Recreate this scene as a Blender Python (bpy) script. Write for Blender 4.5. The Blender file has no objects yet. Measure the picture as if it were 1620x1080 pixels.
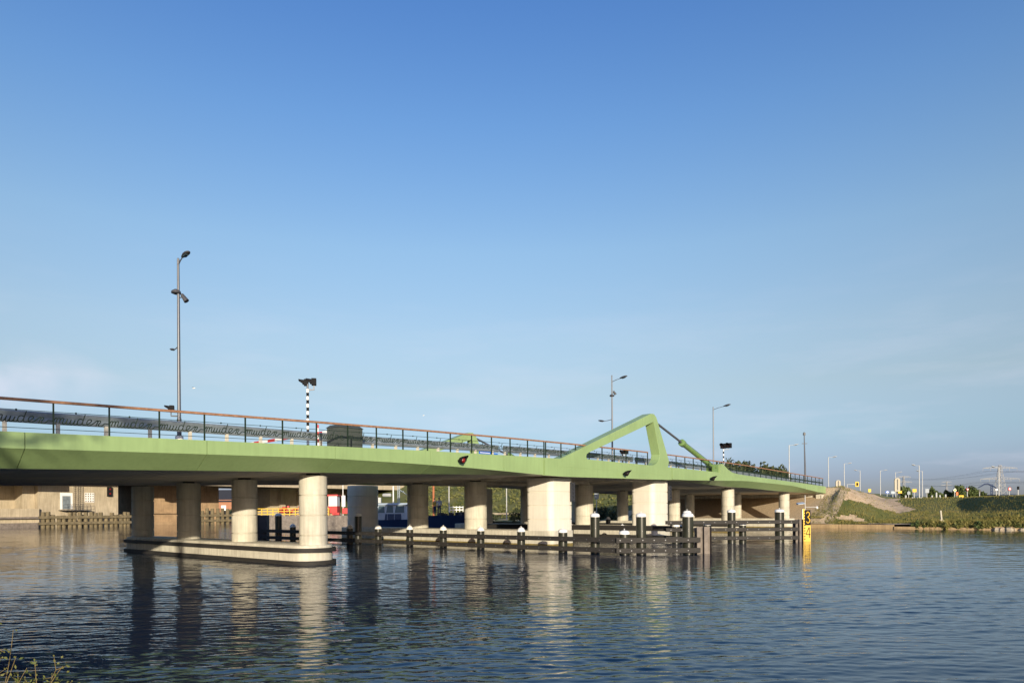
import bpy, math, random
from mathutils import Vector, Matrix, noise
random.seed(7)
R = math.radians
sc = bpy.context.scene
COL = sc.collection

# ------------------------------------------------------------------ camera, sky, sun
HC = 2.5
cd = bpy.data.cameras.new('camera'); cam = bpy.data.objects.new('camera', cd); COL.objects.link(cam)
cam.matrix_world = Matrix.Translation((0, 0, HC)) @ Matrix.Rotation(R(90), 4, 'X') @ Matrix.Rotation(-0.0065, 4, 'Z')
cd.sensor_width = 36; cd.lens = 24.0; cd.shift_y = (806 - 540) / 1620
cd.clip_start = 0.1; cd.clip_end = 6000
sc.camera = cam
SUN_AZ = math.atan2(0.157, -0.974); SUN_EL = R(9.6)
w = bpy.data.worlds.new('World'); sc.world = w; w.use_nodes = True
nt = w.node_tree; nt.nodes.clear()
N = nt.nodes.new; L = nt.links.new
sky = N('ShaderNodeTexSky'); sky.sky_type = 'NISHITA'; sky.sun_disc = False
sky.sun_elevation = SUN_EL; sky.sun_rotation = SUN_AZ
sky.altitude = 0; sky.air_density = 1.0; sky.dust_density = 0.6; sky.ozone_density = 3.0
hs = N('ShaderNodeHueSaturation'); hs.inputs['Saturation'].default_value = 1.12
tc = N('ShaderNodeTexCoord'); sep = N('ShaderNodeSeparateXYZ'); L(tc.outputs['Generated'], sep.inputs[0])
mp = N('ShaderNodeMapping'); mp.inputs['Scale'].default_value = (3, 3, 16); L(tc.outputs['Generated'], mp.inputs[0])
nz = N('ShaderNodeTexNoise'); nz.inputs['Scale'].default_value = 1.6; nz.inputs['Detail'].default_value = 6; nz.inputs['Roughness'].default_value = .55
L(mp.outputs[0], nz.inputs['Vector'])
cr = N('ShaderNodeMapRange'); cr.inputs[1].default_value = .5; cr.inputs[2].default_value = .78; L(nz.outputs['Fac'], cr.inputs[0])
el = N('ShaderNodeMapRange'); el.inputs[1].default_value = .34; el.inputs[2].default_value = .06; L(sep.outputs['Z'], el.inputs[0])
mu = N('ShaderNodeMath'); mu.operation = 'MULTIPLY'; L(cr.outputs[0], mu.inputs[0]); L(el.outputs[0], mu.inputs[1])
mu2 = N('ShaderNodeMath'); mu2.operation = 'MULTIPLY'; L(mu.outputs[0], mu2.inputs[0]); mu2.inputs[1].default_value = .28
cdir = Vector((-.59, .79, .158)).normalized()
sb_ = N('ShaderNodeVectorMath'); sb_.operation = 'SUBTRACT'; L(tc.outputs['Generated'], sb_.inputs[0]); sb_.inputs[1].default_value = cdir
sm_ = N('ShaderNodeVectorMath'); sm_.operation = 'MULTIPLY'; L(sb_.outputs[0], sm_.inputs[0]); sm_.inputs[1].default_value = (1, 1, 2.6)
ln_ = N('ShaderNodeVectorMath'); ln_.operation = 'LENGTH'; L(sm_.outputs[0], ln_.inputs[0])
pm = N('ShaderNodeMapRange'); pm.inputs[1].default_value = .125; pm.inputs[2].default_value = .0; L(ln_.outputs['Value'], pm.inputs[0])
nz2 = N('ShaderNodeTexNoise'); nz2.inputs['Scale'].default_value = 9; nz2.inputs['Detail'].default_value = 6; L(tc.outputs['Generated'], nz2.inputs['Vector'])
pm2 = N('ShaderNodeMapRange'); pm2.inputs[1].default_value = .35; pm2.inputs[2].default_value = .7; L(nz2.outputs['Fac'], pm2.inputs[0])
pf = N('ShaderNodeMath'); pf.operation = 'MULTIPLY'; L(pm.outputs[0], pf.inputs[0]); L(pm2.outputs[0], pf.inputs[1])
ramp = N('ShaderNodeValToRGB'); L(sep.outputs['Z'], ramp.inputs[0]); K_ = 2.6
stops = [(0.0, (.50, .55, 1.0)), (.04, (.62, .60, 1.02)), (.10, (1.04, .86, .93)), (.17, (1.72, 1.10, .90)), (.24, (2.20, 1.34, 1.04)), (.352, (2.42, 1.58, 1.27)), (.42, (2.20, 1.56, 1.38)), (.489, (1.93, 1.51, 1.48)), (.60, (1.50, 1.34, 1.54)), (1.0, (1.1, 1.2, 1.6))]
while len(ramp.color_ramp.elements) < len(stops): ramp.color_ramp.elements.new(.5)
for e_, (p_, c_) in zip(ramp.color_ramp.elements, stops): e_.position = p_
for e_, (p_, c_) in zip(ramp.color_ramp.elements, stops): e_.color = (*[x / K_ for x in c_], 1)
tint = N('ShaderNodeMixRGB'); tint.blend_type = 'MULTIPLY'; tint.inputs[0].default_value = 1
L(sky.outputs[0], hs.inputs['Color']); L(hs.outputs[0], tint.inputs[1]); L(ramp.outputs[0], tint.inputs[2])
tk = N('ShaderNodeVectorMath'); tk.operation = 'SCALE'; tk.inputs['Scale'].default_value = K_; L(tint.outputs[0], tk.inputs[0])
mix = N('ShaderNodeMixRGB'); L(tk.outputs[0], mix.inputs[1]); fadd = N('ShaderNodeMath'); fadd.operation = 'ADD'; fadd.use_clamp = True; L(mu2.outputs[0], fadd.inputs[0]); L(pf.outputs[0], fadd.inputs[1]); L(fadd.outputs[0], mix.inputs[0])
mix.inputs[2].default_value = (5.3, 5.2, 6.0, 1)
bg = N('ShaderNodeBackground'); L(mix.outputs[0], bg.inputs[0]); bg.inputs[1].default_value = 0.12
out = N('ShaderNodeOutputWorld'); L(bg.outputs[0], out.inputs[0])
sd = bpy.data.lights.new('sun', 'SUN'); sd.energy = 4.4; sd.angle = R(0.55); sd.color = (1.0, 0.87, 0.66)
so = bpy.data.objects.new('sun', sd); COL.objects.link(so)
sv = Vector((0.157 * math.cos(SUN_EL) / .9866, -0.974 * math.cos(SUN_EL) / .9866, math.sin(SUN_EL)))
so.rotation_euler = sv.to_track_quat('Z', 'Y').to_euler(); so.location = (0, -20, 30)
vs = sc.view_settings; vs.view_transform = 'Standard'; vs.look = 'None'; vs.gamma = 1; vs.use_curve_mapping = False
vs.exposure = 0.45

# ------------------------------------------------------------------ bridge frame: s along the bridge, t across it, away from the camera
TH = math.atan2(887, 1080); S_, C_ = math.sin(TH), math.cos(TH)
def P(s, t, z=0.0): return Vector((S_ * s - C_ * t, C_ * s + S_ * t, z))
def ST(x, y): return (S_ * x + C_ * y, -C_ * x + S_ * y)
BR = math.atan2(C_, S_)                   # world angle of +s
def lerp_tab(tab, x):
    if x <= tab[0][0]: return tab[0][1]
    for (a, b), (c, d) in zip(tab, tab[1:]):
        if x <= c: return b + (d - b) * (x - a) / (c - a)
    return tab[-1][1]

# ------------------------------------------------------------------ materials
def mat(name, col, rough=.6, var=.12, scale=2.0, metal=0.0, bump=0.0, bscale=20, streak=0, col2=None, stretch=(1, 1, 1), spec=None, emit=0):
    m = bpy.data.materials.new(name); m.use_nodes = True
    n = m.node_tree; b = n.nodes['Principled BSDF']
    b.inputs['Roughness'].default_value = rough; b.inputs['Metallic'].default_value = metal
    if spec is not None: b.inputs['Specular IOR Level'].default_value = spec
    tcn = n.nodes.new('ShaderNodeTexCoord'); mpn = n.nodes.new('ShaderNodeMapping'); mpn.inputs['Scale'].default_value = stretch
    n.links.new(tcn.outputs['Object'], mpn.inputs[0])
    no = n.nodes.new('ShaderNodeTexNoise'); no.inputs['Scale'].default_value = scale; no.inputs['Detail'].default_value = 7
    no.inputs['Roughness'].default_value = .62
    n.links.new(mpn.outputs[0], no.inputs['Vector'])
    rp = n.nodes.new('ShaderNodeMapRange'); rp.inputs[1].default_value = .3; rp.inputs[2].default_value = .7
    n.links.new(no.outputs['Fac'], rp.inputs[0])
    mx = n.nodes.new('ShaderNodeMixRGB'); n.links.new(rp.outputs[0], mx.inputs[0])
    if col2 is None:
        c1 = [max(0, c * (1 - var)) for c in col]; c2 = [min(1, c * (1 + var)) for c in col]
    else: c1, c2 = col, col2
    mx.inputs[1].default_value = (*c1, 1); mx.inputs[2].default_value = (*c2, 1)
    last = mx.outputs[0]
    if streak:
        m2 = n.nodes.new('ShaderNodeMapping'); m2.inputs['Scale'].default_value = (5, 5, .35)
        n.links.new(tcn.outputs['Object'], m2.inputs[0])
        n2 = n.nodes.new('ShaderNodeTexNoise'); n2.inputs['Scale'].default_value = 1.3; n2.inputs['Detail'].default_value = 5
        n.links.new(m2.outputs[0], n2.inputs['Vector'])
        r2 = n.nodes.new('ShaderNodeMapRange'); r2.inputs[1].default_value = .42; r2.inputs[2].default_value = .75; r2.inputs[3].default_value = 0; r2.inputs[4].default_value = streak
        n.links.new(n2.outputs['Fac'], r2.inputs[0])
        x2 = n.nodes.new('ShaderNodeMixRGB'); n.links.new(r2.outputs[0], x2.inputs[0]); n.links.new(last, x2.inputs[1])
        x2.inputs[2].default_value = (col[0] * .45, col[1] * .42, col[2] * .38, 1); last = x2.outputs[0]
    n.links.new(last, b.inputs['Base Color'])
    if bump:
        nb = n.nodes.new('ShaderNodeTexNoise'); nb.inputs['Scale'].default_value = bscale; nb.inputs['Detail'].default_value = 5
        n.links.new(mpn.outputs[0], nb.inputs['Vector'])
        bp = n.nodes.new('ShaderNodeBump'); bp.inputs['Strength'].default_value = bump; bp.inputs['Distance'].default_value = .05
        n.links.new(nb.outputs['Fac'], bp.inputs['Height']); n.links.new(bp.outputs[0], b.inputs['Normal'])
    if emit:
        b.inputs['Emission Color'].default_value = (*col, 1); b.inputs['Emission Strength'].default_value = emit
    return m
M = {}
M['green'] = mat('green_paint', (.272, .392, .17), .42, .10, .35, bump=.10, bscale=.6, streak=.16)
M['green2'] = mat('cylinder_green', (.15, .25, .08), .35, .08, 2)
M['soffit'] = mat('deck_concrete', (.70, .63, .52), .8, .2, .5, stretch=(.4, 3, 1))  # base colour lifted to stand in for sunlight bounced up off the water
M['steel_dark'] = mat('dark_steel', (.035, .038, .048), .5, .2, 1)
M['conc'] = mat('pier_concrete', (.54, .515, .43), .75, .16, 1.1, bump=.3, bscale=14, streak=.42)
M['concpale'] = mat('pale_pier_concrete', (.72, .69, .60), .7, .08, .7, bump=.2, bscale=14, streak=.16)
M['conc2'] = mat('old_concrete', (.42, .36, .26), .85, .2, .5, bump=.3, bscale=6, streak=.5)
M['rust_wall'] = mat('rust_wall', (.36, .25, .15), .85, .25, .8, streak=.45)
M['rubber'] = mat('fender_timber', (.022, .020, .018), .75, .35, 3, bump=.3, bscale=9, stretch=(1, 1, 6))
M['pile'] = mat('pile_coating', (.026, .028, .020), .32, .3, 1.5, streak=.3)
M['white'] = mat('white_paint', (.78, .78, .76), .45, .05, 3)
M['black'] = mat('black_paint', (.012, .012, .014), .7, .1, 3, spec=.12)
M['post'] = mat('rail_dark_green', (.016, .030, .019), .6, .15, 3, spec=.2)
M['wood'] = mat('handrail_wood', (.30, .155, .085), .65, .3, 5)
M['galv'] = mat('galvanised_steel', (.21, .25, .275), .45, .25, 1.6, metal=.25, streak=.3)
M['lamp'] = mat('lamp_post_grey', (.13, .135, .15), .38, .1, 2, metal=.4)
M['lamphead'] = mat('lamp_head_grey', (.06, .06, .065), .5, .1, 2)
M['lampwhite'] = mat('pale_lamp_post', (.46, .47, .46), .5, .08, 1)
M['asphalt'] = mat('asphalt', (.05, .05, .052), .85, .2, 4)
M['cab'] = mat('cabinet_grey_green', (.055, .065, .058), .55, .15, 2)
M['red'] = mat('red_paint', (.50, .03, .03), .45, .1, 3)
M['yellow'] = mat('yellow_paint', (.72, .46, .03), .5, .08, 3)
M['blue'] = mat('blue_sign', (.02, .14, .60), .4, .05, 2)
M['rustpost'] = mat('rust_orange_paint', (.38, .13, .05), .6, .2, 2)
M['orange'] = mat('orange_paint', (.70, .16, .04), .5, .1, 2)
M['sheet'] = mat('sheet_pile_steel', (.17, .145, .125), .7, .35, 3, streak=.4)
M['boatblue'] = mat('boat_blue', (.012, .032, .095), .35, .15, 1.2, streak=.1)
M['boatdeck'] = mat('boat_grey_blue', (.36, .43, .50), .5, .08, 2)
M['glass'] = mat('tinted_glass', (.05, .08, .10), .12, .1, 2)
M['grass'] = mat('grass_ground', (.055, .085, .014), .95, .3, .12, bump=.6, bscale=3, col2=(.16, .15, .05))
M['sand'] = mat('sandy_soil', (.36, .26, .16), .95, .3, 1.5, bump=.8, bscale=3, col2=(.60, .47, .31))
M['stone'] = mat('revetment_stone', (.40, .32, .22), .9, .3, 6, bump=.6, bscale=16)
M['quay'] = mat('quay_edge', (.36, .26, .14), .85, .3, 1.2, streak=.5)
M['leaf'] = mat('foliage', (.035, .06, .012), .8, .4, .5, col2=(.09, .12, .03))
M['leafdark'] = mat('dark_foliage', (.028, .042, .014), .8, .35, .2, col2=(.06, .075, .03))
M['bush'] = mat('slope_scrub', (.04, .065, .012), .85, .4, .35, col2=(.20, .19, .06))
M['reed'] = mat('reed_leaves', (.08, .11, .02), .8, .4, .6, col2=(.30, .24, .07))
M['straw'] = mat('dry_stem', (.16, .12, .045), .8, .3, 6)
M['bark'] = mat('bark', (.09, .06, .04), .9, .3, 5)
M['brick'] = mat('brick_wall', (.36, .17, .10), .85, .2, 6)
M['roof'] = mat('dark_roof', (.03, .032, .04), .7, .2, 3)
M['beige'] = mat('sign_back_beige', (.40, .37, .29), .6, .05, 2)
M['skin'] = mat('skin', (.42, .24, .16), .6, .05, 8)
M['hair'] = mat('dark_hair', (.03, .02, .015), .7, .2, 20)
M['jacket'] = mat('grey_jacket', (.34, .38, .42), .8, .1, 8)
M['ochre'] = mat('ochre_jacket', (.50, .30, .04), .8, .1, 8)
M['navy'] = mat('navy_trousers', (.02, .03, .08), .8, .2, 8)
M['pylon'] = mat('pylon_steel', (.36, .37, .38), .6, .1, 1)
M['darklens'] = mat('dark_lens', (.02, .008, .008), .4, .1, 3)
M['weed'] = mat('weed_leaf', (.05, .085, .015), .7, .4, 9, col2=(.14, .13, .03))
M['redlamp'] = mat('red_lens', (.20, .01, .01), .25, .1, 3)

# ------------------------------------------------------------------ mesh helpers
class MB:
    def __init__(s): s.v = []; s.f = []; s.mi = []
    def add(s, vs_, fs, mi=0):
        o = len(s.v); s.v += [Vector(v) for v in vs_]; s.f += [[i + o for i in f] for f in fs]; s.mi += [mi] * len(fs); return s
    def hexa(s, a, mi=0):   # 8 corners: bottom loop 0-3, top loop 4-7
        return s.add(a, [(0, 3, 2, 1), (4, 5, 6, 7), (0, 1, 5, 4), (1, 2, 6, 5), (2, 3, 7, 6), (3, 0, 4, 7)], mi)
    def box(s, c, d, rz=0, mi=0):
        c = Vector(c); x, y, z = (q / 2 for q in d); m = Matrix.Rotation(rz, 3, 'Z')
        return s.hexa([c + m @ Vector(q) for q in ((-x, -y, -z), (x, -y, -z), (x, y, -z), (-x, y, -z), (-x, -y, z), (x, -y, z), (x, y, z), (-x, y, z))], mi)
    def sbox(s, s0, s1, t0, t1, z0, z1, mi=0):
        return s.hexa([P(s0, t0, z0), P(s1, t0, z0), P(s1, t1, z0), P(s0, t1, z0), P(s0, t0, z1), P(s1, t0, z1), P(s1, t1, z1), P(s0, t1, z1)], mi)
    def bar(s, a, b, wd, h, mi=0):          # beam from a to b, horizontal width wd, height h
        a, b = Vector(a), Vector(b); d = (b - a).normalized(); up = Vector((0, 0, 1))
        if abs(d.z) > .95: up = Vector((0, 1, 0))
        r = d.cross(up).normalized() * wd / 2; u = r.cross(d).normalized() * h / 2
        return s.hexa([a - r - u, a + r - u, b + r - u, b - r - u, a - r + u, a + r + u, b + r + u, b - r + u], mi)
    def tube(s, pts, r, n=6, mi=0, cap=True):
        pts = [Vector(p) for p in pts]; k = len(pts); rs = r if isinstance(r, (list, tuple)) else [r] * k
        vs_, fs = [], []; ref = None
        for i, p in enumerate(pts):
            d = (pts[min(i + 1, k - 1)] - pts[max(i - 1, 0)])
            d = d.normalized() if d.length > 1e-9 else Vector((0, 0, 1))
            if ref is None: ref = Vector((0, 0, 1)) if abs(d.z) < .9 else Vector((1, 0, 0))
            x = ref - d * ref.dot(d)
            if x.length < 1e-4: x = d.orthogonal()
            x.normalize(); y = d.cross(x); ref = x
            for j in range(n):
                a = 2 * math.pi * j / n; vs_.append(p + (x * math.cos(a) + y * math.sin(a)) * rs[i])
        for i in range(k - 1):
            for j in range(n):
                fs.append((i * n + j, i * n + (j + 1) % n, (i + 1) * n + (j + 1) % n, (i + 1) * n + j))
        if cap: fs += [tuple(range(n))[::-1], tuple((k - 1) * n + j for j in range(n))]
        return s.add(vs_, fs, mi)
    def lathe(s, c, prof, n=24, mi=0):      # prof: (r,z) bottom to top
        c = Vector(c); vs_, fs = [], []
        for r, z in prof:
            for j in range(n):
                a = 2 * math.pi * j / n; vs_.append(c + Vector((r * math.cos(a), r * math.sin(a), z)))
        k = len(prof)
        for i in range(k - 1):
            for j in range(n): fs.append((i * n + j, i * n + (j + 1) % n, (i + 1) * n + (j + 1) % n, (i + 1) * n + j))
        fs += [tuple(range(n))[::-1], tuple((k - 1) * n + j for j in range(n))]
        return s.add(vs_, fs, mi)
    def loft(s, loops, mi=0, cap=True):     # list of closed loops of equal length
        n = len(loops[0]); vs_ = [p for l in loops for p in l]; fs = []
        for i in range(len(loops) - 1):
            for j in range(n): fs.append((i * n + j, i * n + (j + 1) % n, (i + 1) * n + (j + 1) % n, (i + 1) * n + j))
        if cap: fs += [tuple(range(n))[::-1], tuple((len(loops) - 1) * n + j for j in range(n))]
        return s.add(vs_, fs, mi)
    def build(s, name, mats, parent=None, smooth=None, local=False, hide=False):
        me = bpy.data.meshes.new(name)
        o = bpy.data.objects.new(name, me); COL.objects.link(o)
        off = Vector((0, 0, 0))
        if not local:
            if parent is not None:
                q = parent
                while q is not None: off = off + q.location; q = q.parent
            else:
                xs = [v.x for v in s.v]; ys = [v.y for v in s.v]; zs = [v.z for v in s.v]
                off = Vector(((min(xs) + max(xs)) / 2, (min(ys) + max(ys)) / 2, min(zs))); o.location = off
        me.from_pydata([v - off for v in s.v], [], s.f)
        ms = mats if isinstance(mats, (list, tuple)) else [mats]
        for m in ms: me.materials.append(M[m] if isinstance(m, str) else m)
        if len(ms) > 1: me.polygons.foreach_set('material_index', s.mi)
        me.update()
        if smooth is not None:
            me.polygons.foreach_set('use_smooth', [True] * len(me.polygons)); me.set_sharp_from_angle(angle=R(smooth))
        if parent is not None: o.parent = parent
        return o
def tag(o, label=None, cat=None, group=None, kind=None):
    if label: o['label'] = label
    if cat: o['category'] = cat
    if group: o['group'] = group
    if kind: o['kind'] = kind
    return o
def thing(name, loc, label, cat, group=None, rz=0):
    o = bpy.data.objects.new(name, None); COL.objects.link(o); o.location = loc; o.rotation_euler = (0, 0, rz)
    o.empty_display_size = .3
    return tag(o, label, cat, group)
def inst(src, name, parent, mtx):           # a part sharing a mesh, placed by a matrix in the parent's space
    o = src.copy(); o.name = name; COL.objects.link(o); o.parent = parent; o.matrix_local = mtx; return o
def copy_tree(o, parent=None):
    c = o.copy(); COL.objects.link(c); c.parent = parent
    for ch in list(o.children): copy_tree(ch, c)
    return c

# ------------------------------------------------------------------ water
def water_mat():
    m = bpy.data.materials.new('canal_water'); m.use_nodes = True; n = m.node_tree; b = n.nodes['Principled BSDF']
    b.inputs['Base Color'].default_value = (.004, .018, .042, 1); b.inputs['Roughness'].default_value = .03; b.inputs['IOR'].default_value = 1.285; b.inputs['Specular Tint'].default_value = (.62, .82, 1.0, 1)
    tcn = n.nodes.new('ShaderNodeTexCoord'); hs_ = []
    for sx, sy, scl, det, wgt, rot in ((1, 2.3, 2.6, 3, 1.0, 12), (1, 1.8, .75, 2, 1.7, -8), (1, 2.0, 7.5, 2, .34, 20), (1, 1.5, .16, 2, 3.0, 30)):
        mp_ = n.nodes.new('ShaderNodeMapping'); mp_.inputs['Scale'].default_value = (sx, sy, 1); mp_.inputs['Rotation'].default_value = (0, 0, R(rot))
        n.links.new(tcn.outputs['Object'], mp_.inputs[0])
        no = n.nodes.new('ShaderNodeTexNoise'); no.inputs['Scale'].default_value = scl; no.inputs['Detail'].default_value = det; no.inputs['Roughness'].default_value = .45
        n.links.new(mp_.outputs[0], no.inputs['Vector'])
        mm = n.nodes.new('ShaderNodeMath'); mm.operation = 'MULTIPLY'; mm.inputs[1].default_value = wgt; n.links.new(no.outputs['Fac'], mm.inputs[0]); hs_.append(mm.outputs[0])
    acc = hs_[0]
    for h in hs_[1:]:
        ad = n.nodes.new('ShaderNodeMath'); n.links.new(acc, ad.inputs[0]); n.links.new(h, ad.inputs[1]); acc = ad.outputs[0]
    # patches of calmer and rougher water
    pn = n.nodes.new('ShaderNodeTexNoise'); pn.inputs['Scale'].default_value = .05; pn.inputs['Detail'].default_value = 3; n.links.new(tcn.outputs['Object'], pn.inputs['Vector'])
    pr = n.nodes.new('ShaderNodeMapRange'); pr.inputs[1].default_value = .35; pr.inputs[2].default_value = .65; pr.inputs[3].default_value = .55; pr.inputs[4].default_value = 1.25
    n.links.new(pn.outputs['Fac'], pr.inputs[0])
    m3 = n.nodes.new('ShaderNodeMath'); m3.operation = 'MULTIPLY'; n.links.new(acc, m3.inputs[0]); n.links.new(pr.outputs[0], m3.inputs[1])
    bp = n.nodes.new('ShaderNodeBump'); bp.inputs['Strength'].default_value = 1.0; bp.inputs['Distance'].default_value = .0085
    n.links.new(m3.outputs[0], bp.inputs['Height']); n.links.new(bp.outputs[0], b.inputs['Normal'])
    return m
# real wave relief: a sum of many small wave trains on a fan of quads that gets coarser with distance
import numpy as np
def water_mesh():
    rs = np.random.RandomState(4)
    Ys = [5.0]
    while Ys[-1] < 170: Ys.append(Ys[-1] + max(.05, min(.5, Ys[-1] * .0033)))
    Ys = np.array(Ys); ms = np.linspace(-.92, .92, 680)
    Yg, Mg = np.meshgrid(Ys, ms, indexing='ij'); Xg = Yg * Mg
    dY = np.gradient(Ys)[:, None] * np.ones_like(Mg); dX = Yg * (ms[1] - ms[0])
    sp = np.maximum(dY, dX * .6); Z = np.zeros_like(Xg)
    gust = np.zeros_like(Xg)
    for _ in range(14):
        L_ = rs.uniform(9, 45); a = rs.uniform(-.9, .9); k = 2 * np.pi / L_
        gust += np.sin(k * (Xg * np.sin(a) + Yg * np.cos(a)) + rs.uniform(0, 6.28))
    gust = .78 + .42 * np.clip(gust / 3.2, -1, 1)
    for lam0, n, slope in ((2.8, 7, .006), (1.5, 12, .011), (.85, 16, .020), (.50, 20, .034), (.32, 24, .050), (.20, 24, .058)):
        for _ in range(n):
            lam = lam0 * rs.uniform(.75, 1.3); a = rs.normal(-.10, .42); k = 2 * np.pi / lam
            amp = slope / k * (2.0 / n) ** .5
            w_ = np.clip((lam / sp - 2.0) / 1.6, 0, 1)
            Z += amp * w_ * np.sin(k * (Xg * np.sin(a) + Yg * np.cos(a)) + rs.uniform(0, 6.28) + .6 * np.sin(Xg * .13 * rs.uniform(.5, 1.5)))
    Z *= gust
    nr, nc = Xg.shape; co = np.stack([Xg, Yg, Z], -1).reshape(-1, 3).astype(np.float32)
    idx = np.arange(nr * nc).reshape(nr, nc); q = np.stack([idx[:-1, :-1], idx[:-1, 1:], idx[1:, 1:], idx[1:, :-1]], -1).reshape(-1, 4)
    fv = [(-1400, 5, -.12), (1400, 5, -.12), (1400, 1200, -.12), (-1400, 1200, -.12), (-1400, -80, -.12), (1400, -80, -.12)]
    base = len(co); co = np.vstack([co, np.array(fv, np.float32)])
    q = np.vstack([q, np.array([[base, base + 1, base + 2, base + 3], [base + 4, base + 5, base + 1, base]])])
    me = bpy.data.meshes.new('water'); me.vertices.add(len(co)); me.vertices.foreach_set('co', co.ravel())
    me.loops.add(q.size); me.loops.foreach_set('vertex_index', q.ravel().astype(np.int32)); me.polygons.add(len(q))
    me.polygons.foreach_set('loop_start', np.arange(0, q.size, 4, dtype=np.int32)); me.polygons.foreach_set('use_smooth', np.ones(len(q), bool))
    me.update(calc_edges=True); me.materials.append(water_mat()); o = bpy.data.objects.new('water', me); COL.objects.link(o); tag(o, kind='structure')
water_mesh()

# ------------------------------------------------------------------ terrain
def smooth01(x): x = max(0, min(1, x)); return x * x * (3 - 2 * x)
ROADZ = [(98, 5.15), (110, 4.95), (130, 4.45), (160, 4.0), (400, 3.8)]
def land(s, t):
    n1 = noise.noise(Vector((s * .25, t * .25, 0))) * .12 + noise.noise(Vector((s * .9, t * .9, 3))) * .05
    k = max(0.0, min(8.5, 11 - t)); s2 = s + 1.25 * k * smooth01((s - 91) / 4)
    if s2 > 104.5: s2 = 104.5 + (s2 - 104.5) * (1 + .8 * min(1, k / 2))
    base = lerp_tab([(90.5, .5), (92, .62), (98, 1.35), (103, 1.75), (104.5, 2.0), (111, 3.75), (170, 3.7), (240, 5.2), (500, 5.0), (2000, 3.0)], s2)
    base += n1 * (1 if s < 105 else .6)
    rz = lerp_tab(ROADZ, s)
    # road embankment carrying on from the bridge
    d = max(0, 24.3 - t, t - 51.5); e = max(0, 99.0 - s)
    if d == 0 and e > 0: emb = max(1.2, 4.3 - .42 * max(0, 99.0 - s))       # stone slope under the deck end
    else: emb = rz - .05 - .50 * math.hypot(d, e * 1.15) + n1 + .38 * math.exp(-((s - 102) / 4.5) ** 2 - ((t - 23.8) / 2.2) ** 2)
    h = max(base, emb) if s > 91 else base
    # old highway embankment beyond
    if t > 57:
        a1 = 1.1 + .42 * min(s - 97, (t - 57) * 1.2) + n1 * 2
        h = max(h, min(9.3, a1))
    return h
def sheet(name, srange, trange, f, mats, matf=None, kind='structure'):
    b = MB(); ns, nt_ = len(srange), len(trange)
    vs_ = [P(s, t, f(s, t)) for s in srange for t in trange]; fs = []
    for i in range(ns - 1):
        for j in range(nt_ - 1): fs.append((i * nt_ + j, i * nt_ + j + 1, (i + 1) * nt_ + j + 1, (i + 1) * nt_ + j))
    b.add(vs_, fs)
    if matf: b.mi = [matf((srange[i] + srange[i + 1]) / 2, (trange[j] + trange[j + 1]) / 2) for i in range(ns - 1) for j in range(nt_ - 1)]
    o = b.build(name, mats, smooth=50); tag(o, kind=kind); return o
def frange(a, b, st): 
    r = []; x = a
    while x < b - 1e-6: r.append(x); x += st
    return r + [b]
SR = [90.5] + frange(90.9, 125, .45) + frange(126, 160, 3) + [200, 260, 350, 500, 800, 1300, 2200]
TR = [-1500, -900, -500, -300, -180, -110] + frange(-70, -4, 3) + frange(-3, 30, .45) + frange(31, 60, .9) + frange(61, 130, 2.3) + [150, 190, 260, 400, 700, 1200]
SANDP = [(98.9, 27), (99.1, 24.0), (103, 24.6), (112, 24.6), (121, 23.3), (113, 20.3), (108.4, 18.7), (105.2, 16.6), (100.7, 18.0), (96.7, 19.0), (97.4, 20.3), (97.0, 21.4), (96.2, 23.5), (97, 26)]
def inpoly(x, y, poly):
    c = False
    for (a, b), (d, e) in zip(poly, poly[1:] + poly[:1]):
        if (b > y) != (e > y) and x < (d - a) * (y - b) / (e - b) + a: c = not c
    return c
def gm(s, t):
    nn = noise.noise(Vector((s * .55, t * .55, 7))) * 1.3; n2 = noise.noise(Vector((s * .8, t * .8, 17))) * .9
    if 23 < t < 52 and s < 100: return 2
    if inpoly(s + nn, t + n2, SANDP): return 1
    if s < 94.5 + nn and t > 12: return 1 if noise.noise(Vector((s * .6, t * .35, 1))) > .28 else 0
    return 0
ground = sheet('ground', SR, TR, land, ['grass', 'sand', 'stone'], gm)
# near bank, behind and beside the camera
def nearland(s, t):
    h = .9 + .1 * noise.noise(Vector((s * .3, t * .3, 0))) - max(0, s - .2) * .7
    d = max(0, 22 - t, t - 52)
    e = 5.0 - .5 * d - .45 * max(0, s + 8)
    return max(h, e) if s < 1.9 else h
sheet('near_bank_ground', [-900, -300, -100, -40, -25, -15, -11, -8, -6, -4, -2, -1, 0, .7, 1.3, 1.9], [-600, -200, -60, -20, -8, -4, 0, 4, 8, 12, 16, 20, 22, 24, 30, 40, 50, 52, 55, 60, 70, 100, 200, 600], nearland, ['grass'])
# road on the far embankment
rb = MB(); pr_ = [98.7, 104, 110, 120, 130, 145, 160, 200, 300, 400]
for a, b_ in zip(pr_, pr_[1:]):
    za, zb = lerp_tab(ROADZ, a) + .06, lerp_tab(ROADZ, b_) + .06
    rb.add([P(a, 27, za), P(b_, 27, zb), P(b_, 48, zb), P(a, 48, za)], [(0, 1, 2, 3)])
tag(rb.build('road', 'asphalt'), kind='structure')
# quay edge
q = MB(); t = -60.0
while t < 60:
    t1 = t + 6.0; z = .46
    if t < 14: z = .16 + .2 * random.random(); t1 = t + random.choice((1.4, 2.2, 3.0))
    q.sbox(90.25 - (.12 if t < 14 and random.random() < .4 else 0), 90.62, t + .03, t1 - .03, -.6, z); t = t1
tag(q.build('quay_edging', 'quay'), 'low weathered concrete edging along the far grassy bank', 'quay edge')

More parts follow.
